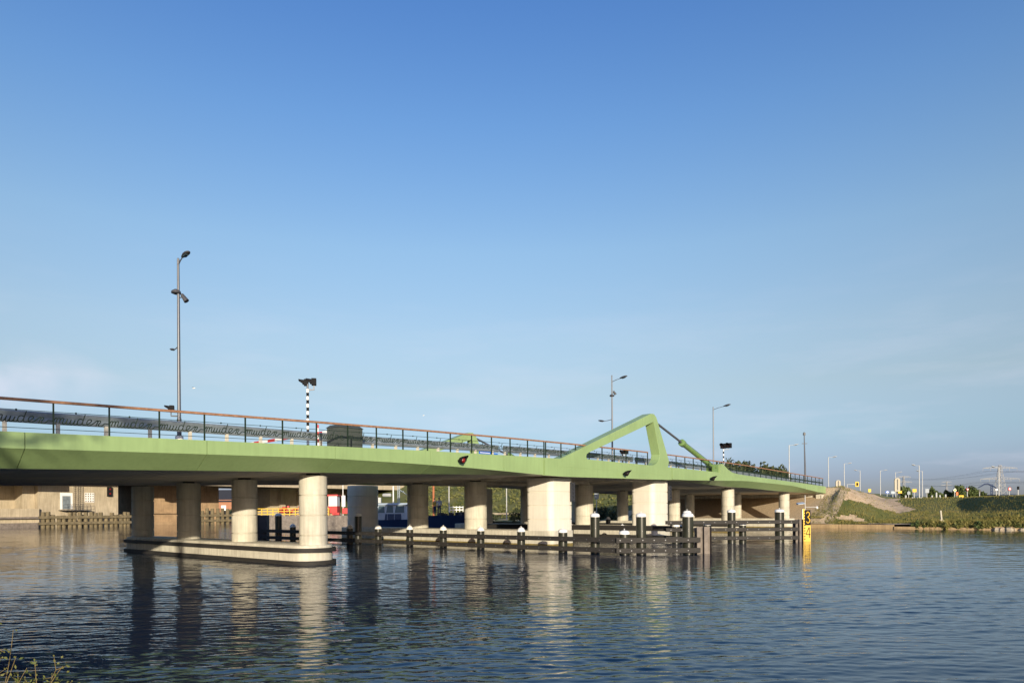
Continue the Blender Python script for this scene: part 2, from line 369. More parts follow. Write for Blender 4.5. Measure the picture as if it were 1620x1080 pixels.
# ------------------------------------------------------------------ bridge profiles (height against s)
TOP = [(-12, 4.72), (0, 4.92), (6.34, 5.06), (9.6, 5.16), (13, 5.26), (18, 5.41), (24.9, 5.60), (31.7, 5.74), (37.5, 5.84), (46, 5.92), (54, 5.95), (62, 5.92), (70, 5.86), (78.7, 5.71), (87, 5.58), (98.7, 5.38)]
FOLD = [(-12, 4.1), (6.34, 4.54), (12, 4.70), (18.5, 4.87), (23, 4.88), (27, 4.86), (31, 4.78), (34.6, 4.69)]
BOT = [(-12, 3.5), (0, 3.8), (7, 3.95), (12.7, 4.12), (16.2, 4.22), (22.1, 4.34), (27.6, 4.52), (34.6, 4.67)]
FOLD2 = [(52.6, 4.96), (56, 4.98), (69.2, 5.30), (78, 5.24), (85, 5.14), (94.4, 4.60), (98.7, 4.45)]
BOT2 = [(52.6, 4.93), (56, 4.93), (64.9, 4.69), (72, 4.66), (81, 4.50), (98.7, 4.42)]
T0, TB, T1, TBF = 25.9, 26.75, 49.1, 48.3
def deckz(s): return lerp_tab(TOP, s)
def fascia(mb, s0, s1, ftab, btab, sgn, step=1.5, ta=None):
    to, ti = (T0, TB) if sgn > 0 else (T1, TBF)
    if ta: to, ti = ta
    ss = frange(s0, s1, step); loops = []
    for s in ss:
        f, b = lerp_tab(ftab, s), lerp_tab(btab, s); b = min(b, f - .01)
        e = .22 * sgn
        loops.append([P(s, to, deckz(s)), P(s, to, f), P(s, ti, b), P(s, ti + e, b), P(s, ti + e, f), P(s, to + e, deckz(s))])
    mb.loft(loops)
def approach(name, label, s0, s1, ftab, btab, seams):
    root = thing(name, P((s0 + s1) / 2, (T0 + T1) / 2, 4), label, 'bridge')
    # deck body
    b = MB(); ss = frange(s0, s1, 2.0); loops = []
    for s in ss:
        bo = lerp_tab(btab, s) + .004; top = deckz(s) - .06
        loops.append([P(s, TB + .23, bo), P(s, TB + 3.2, bo + .0), P(s, TBF - 3.2, bo + .0), P(s, TBF - .23, bo), P(s, TBF - .23, top), P(s, 46, top), P(s, 45.2, top + .36), P(s, 30.0, top + .36), P(s, 29.0, top), P(s, TB + .23, top)])
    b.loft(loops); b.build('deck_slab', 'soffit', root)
    # road surface
    r = MB()
    for a, c in zip(ss, ss[1:]):
        za, zc = deckz(a) + .305, deckz(c) + .305
        r.add([P(a, 30.4, za), P(c, 30.4, zc), P(c, 44.8, zc), P(a, 44.8, za)], [(0, 1, 2, 3)])
    r.build('roadway', 'asphalt', root)
    # underside girders
    g = MB()
    for t in (29.6, 35.5, 41.5, 46.3):
        lp = []
        for s in ss:
            bo = lerp_tab(btab, s); lp.append([P(s, t - .35, bo - .05), P(s, t + .35, bo - .05), P(s, t + .55, bo + .002), P(s, t - .55, bo + .002)])
        g.loft(lp)
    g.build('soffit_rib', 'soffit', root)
    cuts = [s0] + [x for x in seams if s0 < x < s1] + [s1]
    for a, c in zip(cuts, cuts[1:]):
        m = MB(); fascia(m, a + .012, c - .012, ftab, btab, 1); m.build('fascia_panel', 'green', root)
    m = MB(); fascia(m, s0 + .01, s1 - .01, ftab, btab, -1); m.build('far_fascia', 'green', root)
    return root
seam = [7.0 + 5.95 * k for k in range(-3, 16)]
approach('road_bridge', 'long green edged approach deck of the road bridge on the left bank side', -12, 34.7, FOLD, BOT, seam)
approach('road_bridge', 'shorter green edged bridge deck running down to the grassy far bank', 52.75, 98.7, FOLD2, BOT2, seam)
# abutments
ab = MB(); ab.sbox(98.2, 99.4, 26.4, 48.9, 2.8, 4.38); ab.sbox(98.9, 99.5, 26.0, 49.0, 4.44, 5.3); ab.add(*[[P(97.6, 26.2, 3.3), P(99.3, 26.2, 3.3), P(102.5, 23.6, 3.9), P(102.5, 23.6, 5.0), P(99.3, 26.2, 4.4), P(97.6, 26.2, 4.2)], [(0, 1, 2, 3, 4, 5)]])
ab.sbox(97.7, 98.9, 26.1, 26.9, 3.4, 4.30)
tag(ab.build('abutment', 'conc'), 'pale concrete abutment under the far end of the green bridge', 'abutment')
ab = MB(); ab.sbox(-12.5, -10.5, 26.4, 48.9, 0, 3.6)
tag(ab.build('abutment', 'conc'), 'pale concrete abutment at the near bank end of the bridge', 'abutment')

# ---- lifting span
TL1 = 46.4
leaf = thing('lifting_span', P(43.6, 36, 4.7), 'middle lifting span of the green bridge with two triangular frames', 'bridge')
LS0, LS1 = 34.85, 52.6
LB = [(34.85, 4.68), (37, 4.66), (44, 4.77), (50, 4.86), (52.6, 4.93)]
ss = frange(LS0, LS1, 1.5)
for sgn, nm, ta in ((1, 'fascia_panel', (T0, T0 + .01)), (-1, 'far_fascia', (TL1, TL1 - .01))):
    m = MB(); lp = []
    for s in ss:
        zb = lerp_tab(LB, s); lp.append([P(s, ta[0], deckz(s)), P(s, ta[0], zb), P(s, ta[0] + .3 * sgn, zb), P(s, ta[0] + .3 * sgn, deckz(s))])
    m.loft(lp); m.build(nm, 'green', leaf)
m = MB(); lp = []
for s in ss:
    lp.append([P(s, T0 + .31, deckz(s) - .30), P(s, TL1 - .31, deckz(s) - .30), P(s, TL1 - .31, deckz(s) - .05), P(s, T0 + .31, deckz(s) - .05)])
m.loft(lp); m.build('deck_plate', 'steel_dark', leaf)
m = MB()
for s in frange(35.3, 52.2, 2.4):
    m.sbox(s, s + .25, T0 + .31, TL1 - .31, lerp_tab(LB, s) + .05, deckz(s) - .31)
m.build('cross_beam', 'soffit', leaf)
for t in (27.6, 34.0, 40.5, 44.8):
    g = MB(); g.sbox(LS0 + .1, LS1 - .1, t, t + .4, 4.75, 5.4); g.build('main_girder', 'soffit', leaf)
OUT = [(36.45, 5.78), (49.05, 10.08), (49.55, 10.10), (49.95, 9.88), (50.25, 9.42), (52.15, 6.45), (51.95, 5.95), (51.1, 5.2)]
def arc(c, r, a0, a1, n):
    return [(c[0] + r * math.cos(R(a0 + (a1 - a0) * i / n)), c[1] + r * math.sin(R(a0 + (a1 - a0) * i / n))) for i in range(n + 1)]
INN = [(39.72, 6.30), (39.64, 6.12), (39.78, 5.96), (48.9, 5.96), (49.55, 6.02), (50.05, 6.22), (50.38, 6.52), (50.50, 6.90), (49.47, 9.46), (40.0, 6.44)]
def frame_mesh(t0, t1):
    # band polygons between outer and inner outline so the opening is a real hole
    mb = MB()
    quads = [ [(36.45, 5.78), (49.05, 10.08), (49.47, 9.46), (40.0, 6.44)],
              [(49.05, 10.08), (49.55, 10.10), (49.95, 9.88), (50.25, 9.42), (49.47, 9.46)],
              [(49.47, 9.46), (50.25, 9.42), (52.15, 6.45), (50.50, 6.90)],
              [(50.50, 6.90), (52.15, 6.45), (51.95, 5.95), (50.38, 6.52)],
              [(50.38, 6.52), (51.95, 5.95), (51.1, 5.2), (50.05, 6.22)],
              [(50.05, 6.22), (51.1, 5.2), (48.9, 5.3), (49.55, 6.02)],
              [(49.55, 6.02), (48.9, 5.3), (45, 5.3), (48.9, 5.96)],
              [(48.9, 5.96), (45, 5.3), (39.0, 5.3), (39.78, 5.96)],
              [(39.78, 5.96), (39.0, 5.3), (36.45, 5.3), (36.45, 5.78), (39.64, 6.12)],
              [(36.45, 5.78), (40.0, 6.44), (39.72, 6.30), (39.64, 6.12)] ]
    # clip lower parts to the deck edge line: they stay inside the fascia thickness
    vid = {}
    def V(p, side):
        k = (round(p[0], 3), round(p[1], 3), side)
        if k not in vid: vid[k] = len(mb.v); mb.v.append(P(p[0], t0 if side == 0 else t1, p[1]))
        return vid[k]
    edges = {}
    for qd in quads:
        f0 = [V(p, 0) for p in qd]; f1 = [V(p, 1) for p in qd]
        mb.f.append(f0); mb.f.append(f1[::-1]); mb.mi += [0, 0]
        for i in range(len(qd)):
            a, b = tuple(round(x, 3) for x in qd[i]), tuple(round(x, 3) for x in qd[(i + 1) % len(qd)])
            if (b, a) in edges: edges.pop((b, a))
            else: edges[(a, b)] = (qd[i], qd[(i + 1) % len(qd)])
    for (a, b) in edges.values():
        mb.f.append([V(b, 0), V(a, 0), V(a, 1), V(b, 1)]); mb.mi.append(0)
    return mb
def frame_obj(t0, t1, parent):
    o = frame_mesh(t0, t1).build('lifting_frame', 'green', parent)
    bv = o.modifiers.new('bevel', 'BEVEL'); bv.width = .025; bv.segments = 2; bv.limit_method = 'ANGLE'; bv.angle_limit = R(35)
    return o
frame_obj(T0 - .006, T0 + .78, leaf); frame_obj(45.62, 46.41, leaf)

# fins and hydraulic cylinders on the far approach
def fin(t0, t1, label):
    pts = [(62.75, 5.6), (62.78, 6.50), (62.95, 6.72), (63.3, 6.78), (64.0, 6.55), (64.8, 6.25), (65.8, 6.03), (67.2, 5.93), (69.5, 5.87), (69.5, 5.6)]
    m = MB(); m.loft([[P(s, t0, z) for s, z in pts], [P(s, t1, z) for s, z in pts]])
    tag(m.build('anchor_fin', 'green'), label, 'bridge fin')
fin(T0 - .008, T0 + .7, 'green curved steel fin behind the foot of the near hydraulic cylinder')
fin(45.7, 46.4, 'green curved steel fin behind the foot of the far hydraulic cylinder')
def hydraulic(t, label):
    a, b, c = P(50.0, t, 9.75), P(55.4, t, 8.28), P(62.0, t, 6.42)
    root = thing('hydraulic_cylinder', P(62.0, t, 5.95), label, 'hydraulic cylinder', 'hydraulic cylinders')
    m = MB(); m.tube([a, b + (b - a).normalized() * -.05], .095, 12); m.build('piston_rod', 'lamp', root, smooth=40)
    d = (c - b).normalized()
    m = MB(); m.tube([b, b + d * .04, b + d * .42, b + d * .46, b + d * .46, c], [.22, .31, .31, .29, .225, .225], 16); m.build('cylinder_barrel', 'green2', root, smooth=40)
    m = MB(); m.tube([b + d * .6 + Vector((0, 0, .27)), c + Vector((0, 0, .3))], .035, 6); m.build('hydraulic_pipe', 'steel_dark', root)
    m = MB(); m.sbox(61.4, 62.6, t - .34, t - .22, 5.85, 6.65); m.sbox(61.4, 62.6, t + .22, t + .34, 5.85, 6.65); m.tube([P(62.0, t - .42, 6.42), P(62.0, t + .42, 6.42)], .14, 12)
    m.build('foot_bracket', 'green2', root)
    m = MB()
    for k in range(5): 
        m.tube([P(61.7 + .22 * k, t - .28, 6.0), P(61.75 + .22 * k, t - .30, 6.35), P(61.9 + .2 * k, t - .2, 6.6 + .05 * (k % 2)), P(62.1 + .12 * k, t - .05, 6.45)], .035, 5)
    m.build('hose', 'rust_wall', root)
hydraulic(26.35, 'near hydraulic cylinder, a green ram slanting from the tall frame to the deck')
hydraulic(46.0, 'far hydraulic cylinder, a dark slanting rod seen behind the railing')

# ------------------------------------------------------------------ piers
def rrect(s0, s1, t0, t1, r, z, n=6):
    out_ = []
    for cs, ct, a0 in ((s1 - r, t1 - r, 0), (s0 + r, t1 - r, 90), (s0 + r, t0 + r, 180), (s1 - r, t0 + r, 270)):
        for i in range(n + 1):
            a = R(a0 + 90 * i / n); out_.append(P(cs + r * math.cos(a), ct + r * math.sin(a), z))
    return out_
def grooves(zb, zt, step=.94, d=.05):
    zs = [(0, zt)]; z = zt - step; lv = []
    while z > zb + .1: lv.append(z); z -= step
    prof = [(0, zb)]
    for z in lv[::-1]: prof += [(0, z - .030), (d, z - .018), (d, z + .018), (0, z + .030)]
    prof += [(0, zt - .03), (.03, zt)]
    return prof
def column(parent, s, t, r, zb, zt):
    m = MB(); m.lathe(P(s, t, 0), [(r - d, z) for d, z in grooves(zb, zt)], 40)
    o = m.build('column', 'conc', parent, smooth=30)
    m = MB(); m.lathe(P(s, t, 0), [(r * .5, zt), (r * .5, zt + .12)], 16); m.build('bearing', 'steel_dark', o)
    return o
def bigcolumn(parent, s0, s1, t0, t1, zb, zt, rc=.42):
    m = MB(); m.loft([rrect(s0 + d, s1 - d, t0 + d, t1 - d, rc, z, 10) for d, z in grooves(zb, zt)])
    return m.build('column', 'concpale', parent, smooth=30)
def pier(label, sc_, hw, t0, t1, rad, ztop, strips):
    root = thing('bridge_pier', P(sc_, (t0 + t1) / 2, 0), label, 'bridge pier', 'concrete piers of the green bridge')
    m = MB(); m.loft([rrect(sc_ - hw, sc_ + hw, t0, t1, rad, z, 10) for z in (-2.0, ztop - .03)] + [rrect(sc_ - hw + .03, sc_ + hw - .03, t0 + .03, t1 - .03, rad, ztop, 10)])
    base = m.build('pier_base', 'conc', root, smooth=40)
    if strips:
        for z0, z1 in strips:
            m = MB(); a = .17
            m.loft([rrect(sc_ - hw - a, sc_ + hw + a, t0 - a, t1 + a, rad + a, z, 10) for z in (z0, z1)]); m.build('fender_strip', 'rubber', root, smooth=40)
    if True:
        m = MB(); m.loft([rrect(sc_ - hw - .012, sc_ + hw + .012, t0 - .012, t1 + .012, rad + .012, z, 10) for z in (-.3, .055 if len(strips or []) == 2 else .17)], cap=False); m.build('algae_band', algae, root, smooth=40)
    return root
algae = mat('algae_stain', (.20, .155, .05), .8, .4, 2, streak=.5)
p1 = pier('narrow pier nearest the camera with four round columns and two black fender strips', 19.1, 1.02, 27.18, 47.55, .98, .91, [(.58, .77), (.0, .18)])
for t in (27.92, 34.15, 40.45, 46.8): column(p1, 19.1, t, .65, .9, 4.18)
p2 = pier('wide pier behind the long timber fender with a big blocky column at each end', 38.45, 1.4, 27.0, 50.2, .42, 1.06, None)
for t in (35.3, 41.75): column(p2, 38.6, t, .86, 1.05, 4.64)
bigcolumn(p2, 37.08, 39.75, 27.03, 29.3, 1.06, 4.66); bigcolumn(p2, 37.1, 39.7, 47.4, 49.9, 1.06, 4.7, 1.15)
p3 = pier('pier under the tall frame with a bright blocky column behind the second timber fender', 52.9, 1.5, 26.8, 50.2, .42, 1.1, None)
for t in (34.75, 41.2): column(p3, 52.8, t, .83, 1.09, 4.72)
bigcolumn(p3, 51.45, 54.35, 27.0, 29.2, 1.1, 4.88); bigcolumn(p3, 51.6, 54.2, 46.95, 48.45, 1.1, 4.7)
def pier_ladder(parent, s, t, z0, z1, nm='ladder'):
    m = MB()
    for a in (s, s + .34): m.sbox(a - .05, a + .05, t - .20, t - .10, z0, z1)
    k = z0 + .1
    while k < z1: m.sbox(s - .05, s + .39, t - .18, t - .12, k, k + .09); k += .27
    m.sbox(s + .05, s + .3, t - .09, t - .02, z0 + .1, z1 - .1)
    m.build(nm, 'steel_dark', parent)
pier_ladder(p2, 39.25, 27.05, 3.05, 4.40); pier_ladder(p3, 54.0, 27.0, 3.2, 4.45)
p4 = pier('slender pier in the water just before the far bank with four round columns', 70.2, 1.0, 26.9, 48.3, .95, 1.15, [(.62, .9)])
for t in (28.15, 34.3, 40.85, 47.2): column(p4, 70.2, t, .66, 1.14, 4.58)
p5 = pier('slender pier at the foot of the stone slope on the far bank', 88.4, 1.0, 26.9, 48.3, .95, 1.2, None)
for t in (28.15, 34.3, 40.85, 47.2): column(p5, 88.4, t, .64, 1.19, 4.42)

# ------------------------------------------------------------------ railings with the handwritten word
PITCH = 1.70
STROKES = [
 [(-10, 645), (18, 600), (50, 562), (72, 566), (70, 590), (40, 690)],
 [(42, 685), (75, 600), (112, 563), (136, 570), (135, 595), (108, 690)],
 [(110, 685), (145, 600), (180, 562), (208, 568), (208, 590), (183, 670), (190, 700), (215, 705), (250, 670), (292, 585)],
 [(292, 585), (262, 675), (268, 708), (292, 714), (330, 680), (368, 592)],
 [(368, 592), (340, 680), (346, 712), (370, 718), (405, 690), (450, 605)],
 [(450, 605), (418, 685), (424, 714), (448, 720), (478, 700), (505, 640)],
 [(618, 605), (580, 582), (535, 592), (500, 640), (492, 690), (515, 722), (555, 718), (595, 680), (625, 610)],
 [(672, 470), (640, 560), (605, 670), (610, 712), (640, 726), (690, 716), (745, 690), (795, 640), (800, 605), (770, 588), (730, 610), (700, 660), (700, 715), (735, 742), (790, 722), (850, 680), (925, 620), (945, 622), (935, 660), (892, 750)],
 [(895, 742), (930, 670), (970, 618), (1000, 622), (1000, 655), (955, 710), (955, 748), (990, 760), (1030, 745), (1085, 690), (1130, 690), (1190, 697)],
]
def catmull(pts, k=3):
    o = []
    for i in range(len(pts) - 1):
        p0, p1_, p2_, p3_ = pts[max(i - 1, 0)], pts[i], pts[i + 1], pts[min(i + 2, len(pts) - 1)]
        for j in range(k):
            u = j / k
            o.append(tuple(.5 * (2 * p1_[a] + (p2_[a] - p0[a]) * u + (2 * p0[a] - 5 * p1_[a] + 4 * p2_[a] - p3_[a]) * u * u + (3 * p1_[a] - p0[a] - 3 * p2_[a] + p3_[a]) * u ** 3) for a in (0, 1)))
    return o + [pts[-1]]
def word_mesh():
    m = MB()
    for st_ in STROKES:
        loc = []
        for x, y in catmull(st_):
            u = (x + 10) / 1200 * PITCH; bse = 697 + .055 * x; v = (bse - y) * .00139 + .345
            loc.append((u, 0, v))
        m.tube(loc, .0165, 5)
    m.tube([(.672, 0, .735), (.685, 0, .75), (.70, 0, .735), (.685, 0, .72), (.672, 0, .735)], .012, 5)
    m.lathe((.685, 0, 0), [(.004, .70), (.028, .715), (.034, .735), (.028, .755), (.004, .77)], 8)
    return m
def railing(name, label, s0, s1, t, sh, lettering=True, phase=None, extra=()):
    """sh: z offset profile base"""
    root = thing(name, P(s0, t, deckz(s0)), label, 'railing', 'bridge railings')
    o = Vector(root.location)
    k0 = math.ceil((s0 - sh) / PITCH - 1e-6); k1 = math.floor((s1 - sh) / PITCH + 1e-6)
    ps = [sh + k * PITCH for k in range(k0, k1 + 1)]
    allp = sorted(set([round(s0, 3)] + [round(x, 3) for x in ps] + [round(s1, 3)]))
    for x in allp:
        if x in (round(s0, 3), round(s1, 3)) or True:
            if rail_cache.get('post') is None:
                m = MB(); m.box((0, 0, .50), (.035, .075, 1.06)); q_ = m.build('post', 'post', root, local=True); rail_cache['post'] = q_
                q_.matrix_local = Matrix.Translation(P(x, t, deckz(x)) - o) @ Matrix.Rotation(BR, 4, 'Z')
            else: inst(rail_cache['post'], 'post', root, Matrix.Translation(P(x, t, deckz(x)) - o) @ Matrix.Rotation(BR, 4, 'Z'))
    ss_ = frange(s0, s1, PITCH)
    m = MB(); lp = []
    for s in ss_:
        z = deckz(s) + 1.02; lp.append([P(s, t - .065, z), P(s, t + .065, z), P(s, t + .065, z + .075), P(s, t + .03, z + .09), P(s, t - .03, z + .09), P(s, t - .065, z + .075)])
    m.loft(lp); m.build('handrail', 'wood', root)
    for h in (.735, .16):
        m = MB(); m.tube([P(s, t, deckz(s) + h) for s in ss_], .011, 5); m.build('wire', 'post', root)
    if lettering:
        for a in ps[:-1]:
            sl = math.atan2(deckz(a + PITCH) - deckz(a), PITCH)
            mt = Matrix.Translation(P(a, t - .01, deckz(a)) - o) @ Matrix.Rotation(BR, 4, 'Z') @ Matrix.Rotation(-sl, 4, 'Y')
            if rail_cache.get('word') is None:
                q_ = word_mesh().build('lettering', 'post', root, local=True, smooth=60); rail_cache['word'] = q_; q_.matrix_local = mt
            else: inst(rail_cache['word'], 'lettering', root, mt)
    return root
rail_cache = {}
TRL = 26.12
railing('railing', 'near railing with the word muiden in wire script, left approach section', 7.86 - PITCH * 11, 35.06, TRL, 7.86)
railing('railing', 'near railing with the word muiden, short section behind the slanting frame beam', 35.24, 48.84, TRL, 35.24)
railing('railing', 'near railing with the word muiden, section running down to the far bank', 52.2, 98.1, TRL, 52.2)
railing('railing', 'far side railing of the left approach, mostly hidden behind the guardrail', 7.86 - PITCH * 11, 34.6, 48.85, 7.86)
railing('railing', 'far side railing on the far bank approach, mostly hidden by the deck', 52.9, 98.1, 48.85, 52.9)

# guardrails
GZ = [(-12, 5.98), (6, 6.18), (9, 6.24), (12.8, 6.36), (18.6, 6.44), (24.4, 6.54), (30, 6.68), (36, 6.82), (46, 7.0), (56, 7.04), (66, 6.95), (80, 6.68), (98, 6.3), (115, 5.6), (140, 5.1)]
def guard(label, s0, s1, t, step=1.66):
    root = thing('guardrail', P(s0, t, deckz(s0)), label, 'guardrail', 'steel guardrails on the bridge')
    o = Vector(root.location); ss_ = frange(s0, s1, step); m = MB(); lp = []
    for s in ss_:
        z = lerp_tab(GZ, s); a = .0
        prof = [(-.06, 0), (-.10, -.06), (-.06, -.14), (-.02, -.20), (-.06, -.26), (-.11, -.33), (-.07, -.40), (.0, -.44), (.10, -.40), (.10, -.04), (.03, .01)]
        lp.append([P(s, t + x, z + y) for x, y in prof])
    m.loft(lp); m.build('beam', 'galv', root, smooth=50)
    first = None
    for s in ss_[:-1]:
        z0 = deckz(s) + .2; z1 = lerp_tab(GZ, s) - .45; x = s + .1
        if first is None:
            m = MB(); m.box((0, 0, .05), (.11, .13, 1.1)); first = m.build('post', 'conc', root, local=True); first.location = P(x, t, z1 - .55) - o; first.rotation_euler = (0, 0, BR)
        else: inst(first, 'post', root, Matrix.Translation(P(x, t, z1 - .55) - o) @ Matrix.Rotation(BR, 4, 'Z'))
guard('near galvanised guardrail behind the lettered railing, left approach', -11, 34.5, 29.5)
guard('short galvanised guardrail on the lifting span', 35.1, 52.4, 29.5)
guard('near galvanised guardrail running down to the far bank', 53, 135, 29.5)
guard('far galvanised guardrail across the carriageway, left approach', -11, 34.5, 45.6)
guard('far galvanised guardrail across the carriageway, far bank side', 53, 120, 45.6)

# ------------------------------------------------------------------ street lamps on the bridge
def lamp_post(loc, h, label, group, arms, post='lamp', r=(.095, .05), cat='street lamp', head='lamphead', extras=None):
    root = thing('street_lamp', loc, label, cat, group); o = Vector(loc)
    m = MB(); m.lathe(o, [(r[0] * 1.5, 0), (r[0] * 1.5, .12), (r[0], .14), (r[0], .9), (r[0] * .8, 1.0), (r[1], h), (r[1] * .5, h + .03)], 12); m.build('post', post, root, smooth=35)
    for z, dx, dy, rise, sz in arms:        # dx,dy: reach of the arm in world axes
        d = Vector((dx, dy, 0)); e = o + Vector((0, 0, z)) + d + Vector((0, 0, rise)); a = o + Vector((0, 0, z))
        m = MB(); m.tube([a, a.lerp(e, .5) + Vector((0, 0, rise * .12)), e], [.03, .026, .022], 6); arm = m.build('arm', post, root)
        dn = d.normalized(); up = Vector((0, 0, 1)); sd_ = dn.cross(up); tl = (dn * 1 + up * .18).normalized(); un = sd_.cross(tl)
        loops = []
        for u, wd, hh in ((-.05, .05, .04), (.08, .11, .08), (.28, .155, .11), (.50, .15, .10), (.66, .10, .06), (.72, .03, .02)):
            c = e + tl * u * sz; l = []
            for k in range(10):
                an = 2 * math.pi * k / 10; y = math.sin(an) * hh * sz
                if y < 0: y *= .45
                l.append(c + sd_ * math.cos(an) * wd * sz + un * y)
            loops.append(l)
        hm = MB(); hm.loft(loops); hd = hm.build('lamp_head', head, root, smooth=60)
        gmh = MB(); gmh.loft([[e + tl * u * sz + sd_ * x * .10 * sz - un * .05 * sz for u, x in ((.15, -1), (.15, 1), (.5, 1), (.5, -1))], [e + tl * u * sz + sd_ * x * .08 * sz - un * .085 * sz for u, x in ((.2, -1), (.2, 1), (.46, 1), (.46, -1))]])
        gmh.build('lens', 'glass', hd)
    return root
def signal_head(parent, c, face, n=1, sz=.30):
    """black traffic signal box with a visor, pointing along 'face'"""
    f = Vector(face).normalized(); up = Vector((0, 0, 1)); r_ = f.cross(up).normalized()
    m = MB(); c = Vector(c)
    def bx(cc, a, b, d): m.hexa([cc + f * x * a / 2 + r_ * y * b / 2 + up * z * d / 2 for x, y, z in ((-1, -1, -1), (1, -1, -1), (1, 1, -1), (-1, 1, -1), (-1, -1, 1), (1, -1, 1), (1, 1, 1), (-1, 1, 1))])
    bx(c, sz * .7, sz, sz * n)
    for k in range(n):
        cc = c + up * (k - (n - 1) / 2) * sz * .95 + f * sz * .35
        lp0 = [cc + r_ * math.cos(a) * sz * .44 + up * math.sin(a) * sz * .44 for a in [math.pi * (i / 8 * 1.5 - .25) for i in range(9)]]
        lp1 = [p + f * sz * (.85 if p.z > cc.z else .25) + up * sz * (.10 if p.z > cc.z else 0) for p in lp0]
        m.loft([lp0 + [q_ * .96 + cc * .04 for q_ in lp0[::-1]], lp1 + [q_ * .97 + cc * .03 for q_ in lp1[::-1]]])
    o = m.build('signal_head', 'black', parent)
    l = MB()
    for k in range(n): l.tube([c + up * (k - (n - 1) / 2) * sz * .95 + f * sz * .34, c + up * (k - (n - 1) / 2) * sz * .95 + f * sz * .39], sz * .36, 12)
    l.build('lens', 'darklens', o)
    return o
nt_ = P(0, -1) ; pt_ = P(0, 1)
l1 = lamp_post(P(14.0, 30.5, 5.68), 8.0, 'tall grey lamp post on the left with two lamp arms, cameras and signals', 'grey lamp posts on the bridge',
    [(7.72, nt_.x * .42, nt_.y * .42, .25, .85), (4.15, pt_.x * .42, pt_.y * .42, -.1, .55)])
o = P(14.0, 30.5, 5.68)
m = MB(); m.lathe(o + Vector((-.10, 0, 6.45)), [(.09, -.02), (.21, .03), (.19, .12), (.07, .2)], 12); m.build('camera_dome', 'lamphead', l1, smooth=40)
m = MB(); m.tube([o + Vector((.05, 0, 6.28)), o + Vector((.16, 0, 6.30)), o + Vector((.18, 0, 6.34))], .025, 5); m.tube([o + Vector((.15, 0, 6.42)), o + Vector((.36, 0, 6.12))], [.07, .12], 10); m.build('floodlight', 'lamphead', l1, smooth=40)
m = MB(); m.lathe(o, [(.17, .0), (.17, .16), (.10, .2)], 12); m.build('foot_sleeve', 'white', l1, smooth=40)
signal_head(l1, o + Vector((-.28, -.08, 1.38)), (-1, -.35, .0), 1, .25); signal_head(l1, o + Vector((-.34, -.1, .74)), (-1, -.35, 0), 1, .2)
m = MB(); m.tube([o + Vector((0, 0, 1.05)), o + Vector((-.32, -.08, 1.05)), o + Vector((-.32, -.08, 1.25))], .03, 6); m.tube([o + Vector((0, 0, .74)), o + Vector((-.26, -.08, .74))], .03, 6); m.build('bracket', 'lamphead', l1)
l2 = lamp_post(P(50.75, 30.5, 6.2), 7.75, 'grey lamp post seen just left of the tall green frame with two arms', 'grey lamp posts on the bridge',
    [(7.2, nt_.x * .8, nt_.y * .8, .2, 1.0), (4.0, pt_.x * .8, pt_.y * .8, -.1, .85)])
o = P(50.75, 30.5, 6.2)
m = MB(); m.lathe(o + Vector((0, 0, 5.95)), [(.09, -.02), (.21, .03), (.19, .12), (.07, .2)], 12); m.build('camera_dome', 'lamphead', l2, smooth=40)
m = MB(); m.tube([o + Vector((.12, 0, 6.42)), o + Vector((.32, 0, 6.12))], [.07, .11], 10); m.tube([o + Vector((0, 0, 6.25)), o + Vector((.2, 0, 6.25))], .025, 5); m.build('floodlight', 'lamphead', l2, smooth=40)
l3 = lamp_post(P(72.1, 30.5, 6.15), 7.5, 'grey lamp post right of the green hydraulic cylinder with one arm', 'grey lamp posts on the bridge',
    [(7.2, nt_.x * 1.2, nt_.y * 1.2, .25, 1.1)])
def striped_pole(name, loc, h, bands, label, group, heads, cat='traffic signal'):
    root = thing(name, loc, label, cat, group); o = Vector(loc)
    m = MB()
    for k in range(bands):
        z0, z1 = h * k / bands, h * (k + 1) / bands
        m.tube([o + Vector((0, 0, z0)), o + Vector((0, 0, z1))], .068, 12, mi=k % 2, cap=(k in (0, bands - 1)))
    m.build('striped_post', ['black', 'white'], root, smooth=40)
    for off, face, n, sz in heads: signal_head(root, o + Vector(off), face, n, sz)
    m = MB(); x0 = heads[-1][0]
    m.tube([o + Vector((0, 0, h - .05)), o + Vector((x0[0], x0[1], h - .02)), o + Vector(x0) - Vector((0, 0, heads[-1][3] * .45))], .035, 6)
    m.tube([o + Vector((0, 0, h)), o + Vector((0, 0, h + .25))], .05, 8)
    m.build('bracket', 'lamp', root)
    return root
striped_pole('signal_post', P(20.57, 30.5, 5.75), 3.05, 16, 'black and white striped signal post standing left of the grey cabinet', 'striped signal posts on the bridge',
    [((-.10, .1, 3.40), (-1, -.25, 0), 1, .32), ((.30, .1, 3.43), (-1, -.25, 0), 1, .34)])
striped_pole('signal_post', P(74.9, 30.5, 6.1), 3.1, 12, 'striped signal post with two square black heads beyond the hydraulic cylinder', 'striped signal posts on the bridge',
    [((-.02, 0, 3.45), (-.6, -.8, 0), 1, .55), ((.62, 0, 3.5), (-.6, -.8, 0), 1, .55)])
striped_pole('signal_post', P(51.6, 30.0, 6.2), 1.0, 5, 'low signal post with two small heads visible through the green frame', 'striped signal posts on the bridge',
    [((0, 0, 1.2), (-.6, -.8, 0), 1, .30), ((.34, 0, 1.2), (-.6, -.8, 0), 1, .30)])

